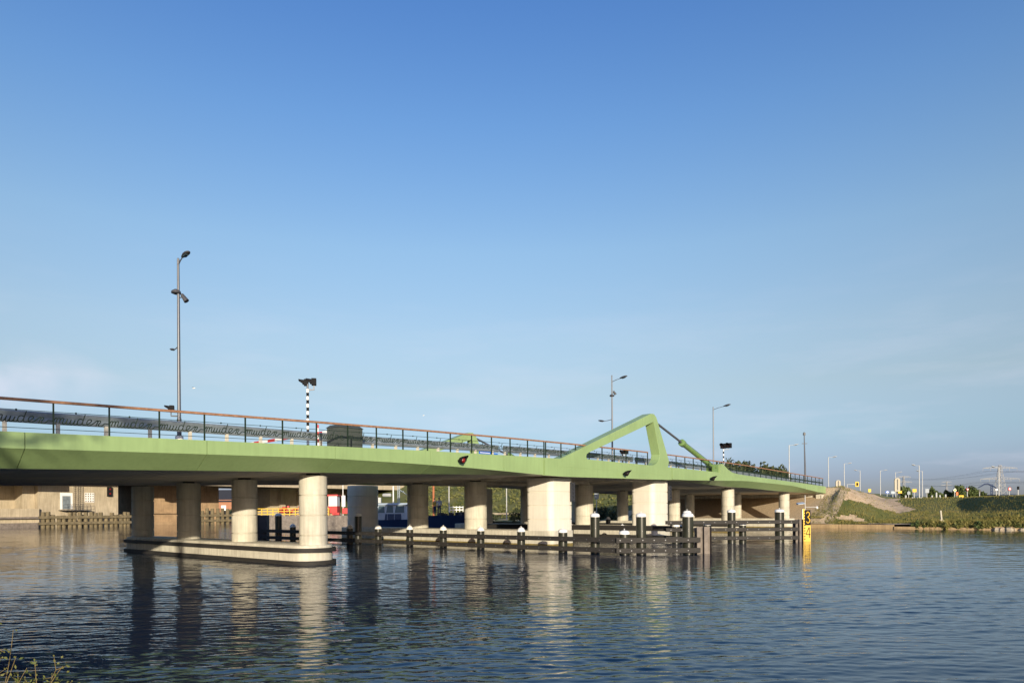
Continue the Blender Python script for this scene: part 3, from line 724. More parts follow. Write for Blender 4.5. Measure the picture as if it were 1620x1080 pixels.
# cabinet, barrier boom, small markers
t = thing('barrier_cabinet', P(21.2, 28.2, 5.5), 'dark grey green barrier machine cabinet standing behind the railing', 'cabinet')
m = MB(); m.sbox(20.45, 21.95, 27.8, 28.7, 5.5, 6.62); m.build('housing', 'cab', t)
m = MB(); m.loft([[P(20.40, 27.75, 6.622), P(22.0, 27.75, 6.622), P(22.0, 28.75, 6.622), P(20.40, 28.75, 6.622)], [P(20.55, 27.9, 6.76), P(21.85, 27.9, 6.76), P(21.85, 28.6, 6.76), P(20.55, 28.6, 6.76)]]); m.build('lid', 'cab', t)
m = MB(); m.sbox(20.6, 21.15, 27.785, 27.80, 5.65, 6.5); m.sbox(21.25, 21.8, 27.785, 27.80, 5.65, 6.5); m.build('door', 'cab', t)
t = thing('barrier_boom', P(21.4, 29.0, 6.5), 'closed red and white striped barrier boom reaching over the roadway', 'barrier')
m = MB(); n_ = 12; a0 = P(21.4, 28.9, 6.62); a1 = P(21.4, 37.9, 6.50)
for k in range(n_): m.bar(a0.lerp(a1, k / n_), a0.lerp(a1, (k + 1) / n_), .06, .15, mi=k % 2)
m.build('boom', ['red', 'white'], t)
m = MB(); m.bar(P(21.9, 28.9, 6.45), P(22.6, 28.9, 6.35), .25, .45); m.build('counterweight', 'white', t)
m = MB(); m.sbox(21.2, 21.6, 28.75, 29.1, 5.6, 6.7); m.build('pivot', 'cab', t)
for (px_, tt, z1, lb) in ((19.8, 28.5, 6.72, 'slim red and white striped marker post left of the grey cabinet'), (13.6, 36.0, 6.1, 'slim red and white marker post seen low behind the near guardrail')):
    m = MB(); z0 = 5.5; n_ = 7
    for k in range(n_): m.tube([P(px_, tt, z0 + (z1 - z0) * k / n_), P(px_, tt, z0 + (z1 - z0) * (k + 1) / n_)], .035, 8, mi=k % 2)
    tag(m.build('marker_post', ['red', 'white'], smooth=40), lb, 'marker post')
# blue sign on the deck
t = thing('road_sign', P(37.3, 33, 6.1), 'blue information sign with small white lines behind the railing', 'road sign')
m = MB(); m.sbox(36.5, 38.15, 33, 33.04, 6.32, 6.98); m.build('panel', 'blue', t)
m = MB(); 
for k in range(9): m.sbox(36.6 + k * .12, 36.68 + k * .12, 32.985, 32.998, 6.62, 6.68)
for k in range(5): m.sbox(36.6 + k * .12, 36.68 + k * .12, 32.985, 32.998, 6.46, 6.52)
m.build('sign_marks', 'white', t)
m = MB()
for s in (36.7, 37.95): m.tube([P(s, 33.07, 6.0), P(s, 33.07, 6.9)], .03, 6)
m.build('post', 'lamp', t)
t = thing('road_sign', P(38.7, 33.5, 6.1), 'smaller plain blue sign right of the larger blue one behind the railing', 'road sign')
m = MB(); m.sbox(38.3, 39.15, 33.5, 33.54, 6.35, 6.75); m.build('panel', 'blue', t); m = MB(); m.tube([P(38.8, 33.57, 5.95), P(38.8, 33.57, 6.6)], .03, 6); m.build('post', 'lamp', t)
# navigation lights on the fascia
def nav(s, z, label, red=True):
    c = P(s, T0 - .30, z); root = thing('navigation_light', P(s, T0 - .01, z), label, 'navigation light', 'navigation lights on the green bridge edge')
    r_ = Vector((1, 0, 0)); f = Vector((.85, -.5, .12)).normalized()
    m = MB(); m.tube([c - f * .22, c - f * .06, c + f * .10], [.05, .17, .20], 14); m.tube([P(s, T0 - .02, z), P(s, T0 - .3, z)], .035, 6)
    m.build('lamp_body', 'black', root, smooth=40)
    m = MB(); l0 = [c + f * .10 + (Matrix.Rotation(a, 3, f) @ f.orthogonal().normalized()) * .2 for a in [k * math.pi / 7 - 0 for k in range(8)]]
    l0.sort(key=lambda p: 0); l1_ = [p + f * .3 for p in l0]
    up = Vector((0, 0, 1)); rr = f.cross(up).normalized(); uu = rr.cross(f)
    l0 = [c + f * .09 + rr * math.cos(a) * .2 + uu * math.sin(a) * .2 for a in [math.pi * (k / 8 * 1.2 - .1) for k in range(9)]]
    l1_ = [p + f * .30 * max(.15, (p - c - f * .09).dot(uu) / .2 + .2) for p in l0]
    m.loft([l0 + [p * .97 + (c + f * .09) * .03 for p in l0[::-1]], l1_ + [p * .97 + (c + f * .09) * .03 for p in l1_[::-1]]]); m.build('visor', 'black', root)
    m = MB(); m.tube([c + f * .10, c + f * .17, c + f * .2], [.15, .13, .04], 12); m.build('lens', 'redlamp' if red else 'darklens', root, smooth=60)
nav(26.9, 5.20, 'navigation light with a red lens on the green edge left of the lifting span')
nav(44.55, 5.13, 'dark navigation light on the green edge of the lifting span under the frame opening', False)
nav(60.3, 5.24, 'dark navigation light on the green edge right of the hydraulic cylinder foot', False)

# ------------------------------------------------------------------ timber fenders
def pile(parent, c, r, top, dome, label=None):
    x, y = c
    m = MB(); m.lathe((x, y, 0), [(r, -1.2), (r, top - .16)], 20)
    o = m.build('pile', 'pile', parent, smooth=40)
    m = MB(); z = top - .16
    if dome: prof = [(r * 1.06, z), (r * 1.06, z + .02), (r * .95, z + .10), (r * .72, z + .20), (r * .38, z + .265), (.02, z + .28), (.012, z + .36)]
    else: prof = [(r * 1.04, z - .06), (r * 1.04, z + .03), (r * .92, z + .10), (r * .62, z + .14), (.06, z + .16), (.012, z + .17), (.012, z + .21), (.05, z + .25), (.01, z + .255)]
    m.lathe((x, y, 0), prof, 20); m.build('cap', 'white', o, smooth=50)
def fxy(s, t): p = P(s, t); return (p.x, p.y)
F1 = thing('timber_fender', P(33, 30, 0), 'long dark timber fender with white capped piles in front of the wide pier', 'fender', 'timber fenders in the canal')
for zt, zb in ((.92, .66), (.35, .09)):
    for a, b in ((19.15, 26.4), (26.45, 33.3), (33.35, 40.2), (40.25, 55.6)):
        m = MB(); m.sbox(32.62, 32.84, a, b, zb, zt); m.build('beam', 'rubber', F1)
    m = MB(); m.box((8.0, 37.45, (zt + zb) / 2), (4.6, .24, zt - zb)); m.build('beam', 'rubber', F1)
for tt in (23.32,): pile(F1, fxy(33.12, tt), .27, 1.36, False)
for tt in (26.48, 29.86, 33.3, 36.68, 40.17, 43.6, 51.4): pile(F1, fxy(33.12, tt), .25, 1.30, True)
for tt, r_ in ((21.6, .27), (42.6, .26), (53.6, .28)): pass
def xp(px, Y, off=0): # x position at depth Y for a pixel column (level camera, small roll ignored)
    return (px - 810) / 1080 * Y
pile(F1, (xp(941, 39.2), 39.2), .265, 2.28, False)
pile(F1, (xp(1014, 38.0), 38.0), .28, 2.28, False)
pile(F1, (xp(1088, 37.95), 37.95), .305, 2.27, False)
pile(F1, (xp(987.5, 37.95), 37.95), .29, 1.32, False)
pile(F1, fxy(33.12, 42.55), .27, 2.30, False); pile(F1, fxy(33.12, 53.6), .28, 2.32, False)
def sheetpile(parent, x0, x1, y, z1, name='sheet_pile'):
    m = MB(); n = 4; w_ = (x1 - x0) / n; pts = []
    for k in range(n):
        a = x0 + k * w_
        pts += [(a, y), (a + w_ * .35, y)] if k % 2 == 0 else [(a, y + .22), (a + w_ * .35, y + .22)]
        pts += [(a + w_ * .95, y if k % 2 == 0 else y + .22)]
    pts.append((x1, y))
    loop = pts + [(x, yy + .07) for x, yy in pts[::-1]]
    m.loft([[Vector((x, yy, -1)) for x, yy in loop], [Vector((x, yy, z1)) for x, yy in loop]])
    m.box(((x0 + x1) / 2, y + .5, z1 / 2 - .4), (x1 - x0, .12, z1 + .7))
    m.build(name, 'sheet', parent)
sheetpile(F1, 10.18, 10.98, 37.6, 1.50)
pe = P(33, 55.9); m = MB(); m.box((pe.x, pe.y, .5), (.9, .7, 3.3)); m.box((pe.x - .4, pe.y - .1, .5), (.12, .8, 3.36)); m.build('end_post', 'steel_dark', F1)
F2 = thing('timber_fender', Vector((16, 50, 0)), 'dark three rail timber fender on the right ending at the yellow gauge board', 'fender', 'timber fenders in the canal')
for zt in (1.62, 1.08, .46):
    m = MB(); m.tube([(11.25, 50, zt - .13), (11.32, 50, zt - .13)], .13, 8); m.box((16.1, 50, zt - .13), (9.7, .24, .26)); m.build('beam', 'rubber', F2)
for px_, Y, r_, top, dm in ((1157, 50.35, .29, 2.42, False), (1233, 50.4, .33, 2.42, False), (1087, 50.45, .29, 2.36, False), (1069, 50.35, .28, 1.4, False), (1118.5, 50.6, .26, 1.48, False), (1174.5, 50.6, .26, 1.46, False)):
    pile(F2, (xp(px_, Y), Y), r_, top, dm)
sheetpile(F2, 20.85, 21.42, 50.2, 1.66)
m = MB()
for zc in (.79, .22):
    t_ = 19.6
    while t_ < 44: m.sbox(32.595, 32.62, t_, t_ + .05, zc - .025, zc + .025); t_ += .85
    x_ = 5.9
    while x_ < 10.2: m.box((x_, 37.32, zc), (.05, .03, .05)); x_ += .62
m.build('bolt_heads', 'lamp', F1)
m = MB()
for zc in (1.49, .95, .33):
    x_ = 11.6
    while x_ < 20.9: m.box((x_, 49.87, zc), (.05, .03, .05)); x_ += .8
m.build('bolt_heads', 'lamp', F2)
F3 = thing('timber_fender', P(47.6, 36, 0), 'heavy two rail timber fender lining the channel under the lifting span', 'fender', 'timber fenders in the canal')
for zt, h in ((1.20, .40), (.46, .32)):
    m = MB(); m.sbox(47.5, 47.75, 22.4, 43.8, zt - h, zt); m.build('beam', 'rubber', F3)
for tt in (23, 28, 33, 38, 43): pile(F3, fxy(48.05, tt), .24, 1.15, True)
F4 = thing('mooring_pile', Vector((xp(962, 74), 74, 0)), 'single pile with a white domed cap in front of the far slender pier', 'mooring pile'); pile(F4, (xp(962, 74), 74), .26, 1.55, True)

# ------------------------------------------------------------------ gauge board
G = thing('gauge_board', Vector((22.2, 51.3, 0)), 'tall black and yellow clearance gauge with the figures 3 and 4 at the fender end', 'gauge board')
def gb(name, x0, x1, z0, z1, y0, y1, m_): b = MB(); b.box(((x0 + x1) / 2, (y0 + y1) / 2, (z0 + z1) / 2), (x1 - x0, y1 - y0, z1 - z0)); return b.build(name, m_, G)
gb('board', 21.98, 22.42, 1.20, 2.34, 51.28, 51.34, 'black'); gb('board', 21.98, 22.42, -.6, 1.197, 51.28, 51.34, 'yellow')
gb('edge_strip', 21.83, 21.975, -.6, 2.42, 51.26, 51.36, 'yellow'); gb('edge_strip', 21.80, 21.828, -.6, 2.42, 51.25, 51.37, 'white')
b = MB()
for k in range(11): b.box((21.97, 51.25, .17 + .205 * k), (.09, .015, .085))
b.build('tick_marks', 'black', G)
def stroke(name, pts, wd, m_, y=51.27):
    b = MB()
    for a, c in zip(pts, pts[1:]): b.bar((a[0], y, a[1]), (c[0], y, c[1]), .02, wd) if abs(a[0] - c[0]) > abs(a[1] - c[1]) * .2 else b.box(((a[0] + c[0]) / 2, y, (a[1] + c[1]) / 2), (wd, .02, abs(a[1] - c[1]) + wd * .6))
    return b.build(name, m_, G)
def ribbon(name, pts, wd, m_, y=51.265):
    b = MB(); b.tube([Vector((x, y, z)) for x, z in pts], wd / 2, 8); return b.build(name, m_, G)
ribbon('figure_3', catmull([(22.10, 2.06), (22.16, 2.18), (22.26, 2.18), (22.33, 2.05), (22.30, 1.90), (22.20, 1.81), (22.31, 1.70), (22.35, 1.55), (22.28, 1.40), (22.17, 1.38), (22.10, 1.50)]), .075, 'yellow')
ribbon('figure_4', [(22.32, .26), (22.32, 1.04), (22.30, 1.04), (22.08, .54), (22.08, .52), (22.39, .52)], .05, 'black')
b = MB(); b.tube([(22.05, 51.35, 2.3), (22.05, 51.35, 3.45)], .03, 6); b.tube([(22.05, 51.35, 2.56), (22.9, 51.3, 2.56)], .02, 6); b.build('mast', 'lampwhite', G)
b = MB(); b.lathe((22.92, 51.3, 2.43), [(.07, 0), (.10, .08), (.05, .16), (.02, .2)], 10); b.build('lamp', 'white', G, smooth=50)
b = MB(); b.hexa([Vector(p) for p in ((21.45, 51.1, 2.74), (21.95, 51.1, 2.80), (21.95, 51.5, 2.80), (21.45, 51.5, 2.74), (21.45, 51.1, 2.78), (21.95, 51.1, 2.84), (21.95, 51.5, 2.95), (21.45, 51.5, 2.89))]); b.build('solar_panel', 'boatdeck', G)

# ------------------------------------------------------------------ people
def person(loc, rz, label, jacket, legs, h=1.78):
    root = thing('person', loc, label, 'person', None, rz)
    def skin_obj(name, pts, edges, mat_, parent, sub=2):
        me = bpy.data.meshes.new(name); me.from_pydata([p[:3] for p in pts], edges, []); o = bpy.data.objects.new(name, me); COL.objects.link(o)
        sk = o.modifiers.new('skin', 'SKIN'); 
        for i, p in enumerate(pts): me.skin_vertices[0].data[i].radius = (p[3], p[4] if len(p) > 4 else p[3]) if me.skin_vertices else (0, 0)
        if me.skin_vertices: me.skin_vertices[0].data[0].use_root = True
        sb = o.modifiers.new('sub', 'SUBSURF'); sb.levels = sub; sb.render_levels = sub
        me.materials.append(M[mat_]); o.parent = parent; return o
    k = h / 1.78
    body = [(0, 0, .95, .13, .10), (0, 0, 1.2, .13, .09), (0, 0, 1.42, .14, .09), (0, .01, 1.52, .055), (0, .02, 1.62, .075, .09), (0, .02, 1.72, .07, .085),
            (.19, 0, 1.43, .05), (.26, .02, 1.15, .042), (.24, .14, .93, .034), (.23, .18, .84, .03), (-.19, 0, 1.43, .05), (-.26, .02, 1.15, .042), (-.24, .12, .92, .034), (-.23, .16, .83, .03),
            (.10, 0, .88, .085), (.11, .02, .48, .06), (.11, -.01, .08, .045), (.12, .13, .04, .04), (-.10, 0, .88, .085), (-.11, .02, .48, .06), (-.11, -.01, .08, .045), (-.12, .13, .04, .04)]
    E_ = [(0, 1), (1, 2), (2, 3), (3, 4), (4, 5), (2, 6), (6, 7), (7, 8), (8, 9), (2, 10), (10, 11), (11, 12), (12, 13), (0, 14), (14, 15), (15, 16), (16, 17), (0, 18), (18, 19), (19, 20), (20, 21)]
    sc3 = lambda L_: [tuple([q_ * k for q_ in p]) for p in L_]
    def mk(name, L_, E2, m_):
        me = bpy.data.meshes.new(name); me.from_pydata([p[:3] for p in sc3(L_)], E2, []); o = bpy.data.objects.new(name, me); COL.objects.link(o)
        bm = None
        import bmesh
        bm = bmesh.new(); bm.from_mesh(me); lay = bm.verts.layers.skin.verify(); bm.verts.ensure_lookup_table()
        for i, p in enumerate(sc3(L_)):
            d = bm.verts[i][lay]; d.radius = (p[3], p[4] if len(p) > 4 else p[3]); d.use_root = (i == 0)
        bm.to_mesh(me); bm.free()
        o.modifiers.new('skin', 'SKIN'); sb = o.modifiers.new('sub', 'SUBSURF'); sb.levels = 1; sb.render_levels = 2
        me.materials.append(M[m_]); o.parent = root; return o
    mk('body', body, E_, 'skin')
    g = 1.22
    mk('jacket', [(0, 0, .90, .165, .125), (0, 0, 1.2, .155, .115), (0, 0, 1.42, .16, .11), (0, .01, 1.50, .075), (.20, 0, 1.42, .068), (.265, .02, 1.15, .058), (.245, .13, .95, .046), (-.20, 0, 1.42, .068), (-.265, .02, 1.15, .058), (-.245, .11, .94, .046)],
       [(0, 1), (1, 2), (2, 3), (2, 4), (4, 5), (5, 6), (2, 7), (7, 8), (8, 9)], jacket)
    mk('trousers', [(0, 0, .94, .14, .115), (.10, 0, .86, .105), (.11, .02, .48, .08), (.11, 0, .10, .068), (-.10, 0, .86, .105), (-.11, .02, .48, .08), (-.11, 0, .10, .068)],
       [(0, 1), (1, 2), (2, 3), (0, 4), (4, 5), (5, 6)], legs)
    m = MB(); m.lathe((0, -.02 * k, 1.63 * k), [(.085 * k, 0), (.105 * k, .07 * k), (.095 * k, .14 * k), (.05 * k, .18 * k), (.01, .19 * k)], 12); hr = m.build('hair', 'hair', root, local=True, smooth=60)
    return root

# ------------------------------------------------------------------ blue work boat
A_, B_ = Vector((-3.0, 76.2, 0)), Vector((-16.6, 80.5, 0)); ax = (A_ - B_).normalized(); LEN = (A_ - B_).length; pr = Vector((ax.y, -ax.x, 0))
boat = thing('work_boat', (A_ + B_) / 2, 'blue steel work boat with a pale wheelhouse passing under the bridge', 'boat')
def BP(u, v, z): return B_ + ax * u + pr * v + Vector((0, 0, z))
m = MB(); lp = []
for u in [0, .6, 2, 4, 6, 8, 9.5, 11, 12.2, 13.2, LEN]:
    f = u / LEN; hb = 1.85 * (1 - max(0, (f - .62) / .38) ** 2.2) * (1 - .12 * max(0, .15 - f) / .15); hb = max(hb, .04)
    zt = 1.42 + .12 * f + .42 * smooth01((f - .40) / .14); rake = 1.0 * max(0, f - .8) * 3
    lp.append([BP(u - rake * .9, -hb * .45, -.5), BP(u - rake * .9, hb * .45, -.5), BP(u - rake * .6, hb * .85, .1), BP(u, hb, zt - .12), BP(u, hb * 1.03, zt), BP(u, hb * .9, zt), BP(u, hb * .85, zt - .25), BP(u, -hb * .85, zt - .25), BP(u, -hb * .9, zt), BP(u, -hb * 1.03, zt), BP(u, -hb, zt - .12), BP(u - rake * .6, -hb * .85, .1)])
m.loft(lp); m.build('hull', 'boatblue', boat, smooth=30)
m = MB(); lo = [BP(.8, 1.2, 1.0), BP(5.9, 1.2, 1.0), BP(5.9, -1.2, 1.0), BP(.8, -1.2, 1.0)]; 
m.loft([lo, [BP(.9, 1.2, 2.2), BP(5.7, 1.2, 2.2), BP(5.7, -1.2, 2.2), BP(.9, -1.2, 2.2)], [BP(1.5, 1.05, 3.15), BP(5.1, 1.05, 3.15), BP(5.1, -1.05, 3.15), BP(1.5, -1.05, 3.15)]]); m.build('wheelhouse', 'boatdeck', boat)
m = MB(); m.hexa([BP(1.1, 1.3, 3.16), BP(5.6, 1.3, 3.16), BP(5.6, -1.3, 3.16), BP(1.1, -1.3, 3.16), BP(1.6, 1.15, 3.36), BP(5.3, 1.15, 3.36), BP(5.3, -1.15, 3.36), BP(1.6, -1.15, 3.36)]); m.build('roof', 'boatdeck', boat)
def quad_on(u0, u1, z0, z1, nm, mt_, d=.03):
    m = MB()
    def vv(z): return 1.2 if z <= 2.2 else 1.2 - .15 * (z - 2.2) / .95
    m.hexa([BP(u0, vv(z0) - .02, z0), BP(u1, vv(z0) - .02, z0), BP(u1, vv(z0) + d, z0), BP(u0, vv(z0) + d, z0), BP(u0 + .1, vv(z1) - .02, z1), BP(u1 - .1, vv(z1) - .02, z1), BP(u1 - .1, vv(z1) + d, z1), BP(u0 + .1, vv(z1) + d, z1)]); return m.build(nm, mt_, boat)
quad_on(1.5, 2.4, 2.25, 3.05, 'window', 'glass'); quad_on(2.6, 3.5, 2.25, 3.05, 'window', 'glass'); quad_on(3.7, 4.9, 2.25, 3.05, 'window', 'glass')
quad_on(2.4, 4.6, 1.45, 2.12, 'name_panel', 'boatblue')
m = MB(); m.hexa([BP(6.0, 1.0, 1.1), BP(7.6, 1.0, 1.1), BP(7.6, -1.0, 1.1), BP(6.0, -1.0, 1.1), BP(6.0, .9, 2.0), BP(7.1, .9, 1.85), BP(7.1, -.9, 1.85), BP(6.0, -.9, 2.0)]); m.build('cabin_front', 'boatdeck', boat)
m = MB(); m.tube([BP(2.9, 0, 3.3), BP(2.9, 0, 5.35)], .075, 8); m.build('mast', 'white', boat)
m = MB()
for v in (-.2, .2): m.tube([BP(3.6, v, 3.3), BP(3.6, v, 5.5)], .04, 6)
for k in range(6): m.tube([BP(3.6, -.2, 3.5 + .33 * k), BP(3.6, .2, 3.5 + .33 * k)], .025, 5)
m.tube([BP(3.3, -.8, 4.7), BP(4.6, .8, 4.7)], .035, 6); m.tube([BP(3.6, 0, 5.0), BP(4.7, 0, 4.3)], .03, 6)
m.build('antenna_frame', 'boatdeck', boat)
m = MB(); m.box(BP(1.0, .3, 3.72), (.85, .5, .62)); m.tube([BP(1.0, .3, 4.0), BP(1.0, .3, 4.75)], .03, 5); m.build('roof_locker', 'lampwhite', boat)
m = MB(); m.tube([BP(1.75, .4, 4.3), BP(1.85, .4, 4.3), BP(2.75, .4, 4.3), BP(2.8, .4, 4.3)], [.12, .2, .2, .12], 12); m.build('radar', 'lampwhite', boat, smooth=40)
m = MB(); m.hexa([BP(-.1, 1.0, 1.9), BP(.55, 1.1, 1.8), BP(.55, 1.14, 1.8), BP(-.1, 1.04, 1.9), BP(.0, 1.0, 2.9), BP(.65, 1.1, 2.75), BP(.65, 1.14, 2.75), BP(.0, 1.04, 2.9)]); m.build('flag', 'red', boat)
m = MB(); m.tube([BP(.62, 1.1, 1.3), BP(.62, 1.1, 3.0)], .025, 5); m.build('flagstaff', 'white', boat)
m = MB()
for u in (.3, 1.2, 2.1, 3.0, 3.9, 4.8): m.tube([BP(u, 1.7, 1.4), BP(u, 1.7, 2.15)], .022, 5)
m.tube([BP(.3, 1.7, 2.15), BP(4.8, 1.7, 2.15)], .025, 5); m.build('side_rail', 'boatdeck', boat)
m = MB()
for k in range(9): m.box(BP(8.6 + .45 * k, random.uniform(-.5, .6), 1.95 + .02 * k), (.45, .5, .25 + random.random() * .3), rz=random.random())
m.build('deck_cargo', 'steel_dark', boat)
person(BP(8.85, .35, 1.90) + Vector((0, 0, .12)), R(20), 'person in a pale grey jacket and dark trousers standing on the blue boat, back turned', 'jacket', 'navy', 1.9)
person(BP(8.0, -.35, 1.88) + Vector((0, 0, .12)), R(-40), 'person in an ochre yellow top standing left of the grey jacket on the boat', 'ochre', 'navy', 1.86)

# ------------------------------------------------------------------ old highway bridge and quay beyond the channel
ob = thing('highway_bridge', P(75, 140, 0), 'old beige concrete highway bridge crossing behind the green bridge', 'bridge')
m = MB(); m.sbox(-60, 37.5, 128.8, 130.2, 7.45, 9.3); m.build('girder', 'conc2', ob)
m = MB(); m.sbox(51.5, 200, 129.0, 130.4, 7.55, 8.45); m.sbox(51.5, 200, 129.4, 130.3, 8.45, 9.5); m.build('girder', 'conc2', ob)
m = MB(); m.sbox(-60, 200, 130.5, 158, 8.1, 9.6); m.build('deck', 'conc2', ob)
m = MB(); m.sbox(-60, 200, 129.6, 129.7, 9.5, 10.3); m.build('parapet', 'galv', ob)
def oldpier(s0, s1, t0, t1, z1, m_='conc2', nm='pier_wall'):
    m = MB(); m.sbox(s0, s1, t0, t1, -1, z1); return m.build(nm, m_, ob)
oldpier(38.3, 50.8, 135, 158, 9.2); oldpier(2, 38.3, 141, 156, 8.0); oldpier(36.5, 38.25, 136.5, 158, 8.0)
oldpier(20, 38.28, 134.4, 140.9, 3.2, 'conc2', 'plinth'); 
m = MB(); m.sbox(15, 38.0, 133.6, 134.3, 1.55, 1.85); m.sbox(15, 38.0, 133.9, 134.38, -1, .85); m.build('ledge', 'sheet', ob)
oldpier(58.5, 74, 143, 158, 8.0, 'rust_wall'); m = MB(); m.sbox(58, 74.5, 142.3, 142.9, 2.2, 2.5); m.sbox(58, 74.5, 142.2, 142.9, -1, .5); m.build('ledge', 'rust_wall', ob)
oldpier(88, 113, 146, 158, 8.0)
for s in (90, 95, 100, 105, 110): 
    m = MB(); m.sbox(s, s + 1.3, 144.6, 145.98, 0, 7.2); m.build('buttress', 'conc2', ob)
oldpier(128, 134, 135, 158, 8.0)
# door, ladder, lattice, signal on the machine pier (t = 135 face)
def of(x, y, t=134.98): # point on the pier face under a position in the photograph, solved once for this wall
    mm, kk = (x - 810) / 1080, (806 - .0065 * (x - 810) - y) / 1080; Y = t / (-C_ * mm + S_); return ST(mm * Y, Y)[0], HC + kk * Y
def facebox(x0, x1, y0, y1, nm, mt_, d=.06, par=ob, t=134.98):
    a, z1 = of(x0, y0); b_, z0 = of(x1, y1); m = MB(); m.sbox(a, b_, t - d, t, z0, z1); return m.build(nm, mt_, par)
fr = facebox(95, 115, 779, 805, 'door_frame', 'white', .05)
facebox(98.5, 111.5, 784, 805, 'door', 'galv', .08)
m = MB()
for x0, x1 in ((116, 121), (124, 129)):
    a, zt = of(x0, 764); b_, _ = of(x1, 764)
    for s in (a, b_): m.tube([P(s, 134.6, 2.8), P(s, 134.6, 9)], .035, 5)
    for k in range(17): m.tube([P(a, 134.6, 3 + k * .36), P(b_, 134.6, 3 + k * .36)], .022, 4)
m.build('ladder', 'lamphead', ob)
lt = facebox(134, 149, 779, 794, 'lattice_panel', 'white', .05)
m = MB(); a, z1 = of(134, 779); b_, z0 = of(149, 794)
for k in range(4):
    for j in range(4):
        s = a + (b_ - a) * (k + .5) / 4; z = z0 + (z1 - z0) * (j + .5) / 4; m.add([P(s - .14, 134.92, z), P(s, 134.92, z - .16), P(s + .14, 134.92, z), P(s, 134.92, z + .16)], [(0, 1, 2, 3)])
m.build('diamond_openings', 'sheet', ob)
m = MB(); a, z = of(170, 800); m.sbox(of(92, 800)[0], of(139, 800)[0], 133.6, 134.9, 2.85, 2.95)
for k in range(8):
    s = of(97 + 6 * k, 800)[0]; m.tube([P(s, 133.7, 2.95), P(s, 133.7, 3.9)], .025, 4)
m.tube([P(of(97, 800)[0], 133.7, 3.9), P(of(139, 800)[0], 133.7, 3.9)], .03, 4); m.tube([P(of(97, 800)[0], 133.7, 3.4), P(of(139, 800)[0], 133.7, 3.4)], .025, 4); m.build('walkway', 'steel_dark', ob)
t = thing('traffic_signal', P(of(172, 776)[0], 134.7, 5.2), 'black ship signal with two red lights on the old bridge wall', 'traffic signal')
a, z1 = of(169, 770); b_, z0 = of(175.5, 785); m = MB(); m.sbox(a, b_, 134.5, 134.9, z0, z1); m.build('housing', 'black', t)
for yy in (773.5, 780.5):
    s, z = of(172.8, yy); m = MB(); m.tube([P(s, 134.46, z), P(s, 134.5, z)], .15, 10); m.build('lens', 'redlamp', t)
# dolphins
M['oldtimber'] = mat('weathered_timber', (.16, .13, .075), .9, .4, 1.5, streak=.5)
def dolphin(label, x0, x1, t, n, zt=3.0):
    root = thing('old_fender', P(*[of(x0, 800, t)[0], t, 0]), label, 'fender', 'weathered timber fenders by the old bridge')
    s0, s1 = of(x0, 800, t)[0], of(x1, 800, t)[0]
    for k in range(n):
        s = s0 + (s1 - s0) * (k + .3 + random.random() * .4) / n; h = zt - .45 + random.choice((-.5, 0, 0, .1)) + random.uniform(-.1, .1)
        m = MB(); m.lathe(P(s, t + .3), [(.36, -1), (.33, h - .05), (.28, h)], 9)
        m.build('pile', 'oldtimber', root, smooth=40)
        if k % 3 == 1:
            m = MB(); m.sbox(s + .5, s + .85, t + .5, t + .9, -1, h - .5); m.build('brace', 'steel_dark', root)
    for z in (.75, 1.75):
        m = MB(); m.sbox(s0 - .3, s1 + .3, t - .3, t - .02, z - .22, z + .22); m.build('waling', 'oldtimber', root)
dolphin('weathered timber pile fender below the old bridge door and ladder', 64, 188, 130.5, 15)
dolphin('weathered timber pile fender framed between two round columns', 318, 364, 132, 6, 3.6)
dolphin('long timber pile fender receding left of the rust coloured wall', 190, 206, 129, 3, 3.0)
# work pontoon with yellow rails, heaps, small crane cab
pn = thing('work_pontoon', P(80, 95, 0), 'rusty work pontoon with yellow railings and heaps of sand under the bridge', 'pontoon')
def X_(px, Y): return (px - 810) / 1080 * Y
yy = 97
m = MB(); m.box(((X_(405, yy) + X_(600, yy)) / 2, yy + 3, .9), (X_(600, yy) - X_(405, yy), 6, 1.9)); m.build('hull', 'sheet', pn)
m = MB(); xa, xb = X_(405, yy), X_(520, yy)
for k in range(14): m.box((xa + (xb - xa) * k / 13, yy + .1, 2.35), (.09, .09, 1.0))
for z in (2.1, 2.5, 2.88): m.box(((xa + xb) / 2, yy + .1, z), (xb - xa, .07, .09))
m.build('yellow_rail', 'yellow', pn)
m = MB(); lp = []
for i, (r_, z) in enumerate(((2.6, 1.85), (2.0, 2.6), (1.2, 3.4), (.3, 4.0))):
    lp.append([Vector((X_(486, yy) + math.cos(a) * r_ * 1.6 * random.uniform(.9, 1.1), yy + 3 + math.sin(a) * r_ * random.uniform(.9, 1.1), z)) for a in [k * math.pi / 8 for k in range(16)]])
m.loft(lp); m.build('sand_heap', 'sand', pn, smooth=60)
m = MB()
for k in range(26): m.box((X_(455, yy) + random.uniform(-1.6, 1.6), yy + 2 + random.uniform(-.8, .8), 2.3 + random.random() * .9), (.5, .3, .25), rz=random.random() * 3)
m.build('scrap_pile', 'red', pn)
m = MB(); m.box((X_(523, yy), yy + 2, 2.7), (1.3, 1.8, 1.0)); m.box((X_(523, yy), yy + 2, 4.75), (1.5, 1.9, .22)); m.build('crane_cab', 'red', pn)
m = MB(); m.box((X_(523, yy), yy + 2, 3.95), (1.2, 1.6, 1.5)); m.build('cab_windows', 'white', pn)
m = MB(); m.tube([(X_(540, yy), yy + 1, 1.8), (X_(540, yy), yy + 1, 7.5)], .06, 6); m.box((X_(541, yy), yy + 1, 3.9), (.5, .3, 1.6)); m.build('mast', 'white', pn)
m = MB(); m.box((X_(544, yy), yy + 1, 2.5), (.8, .7, .8)); m.box((X_(530, yy), yy + .6, 2.1), (1.0, .5, .35)); m.build('winch', 'red', pn)
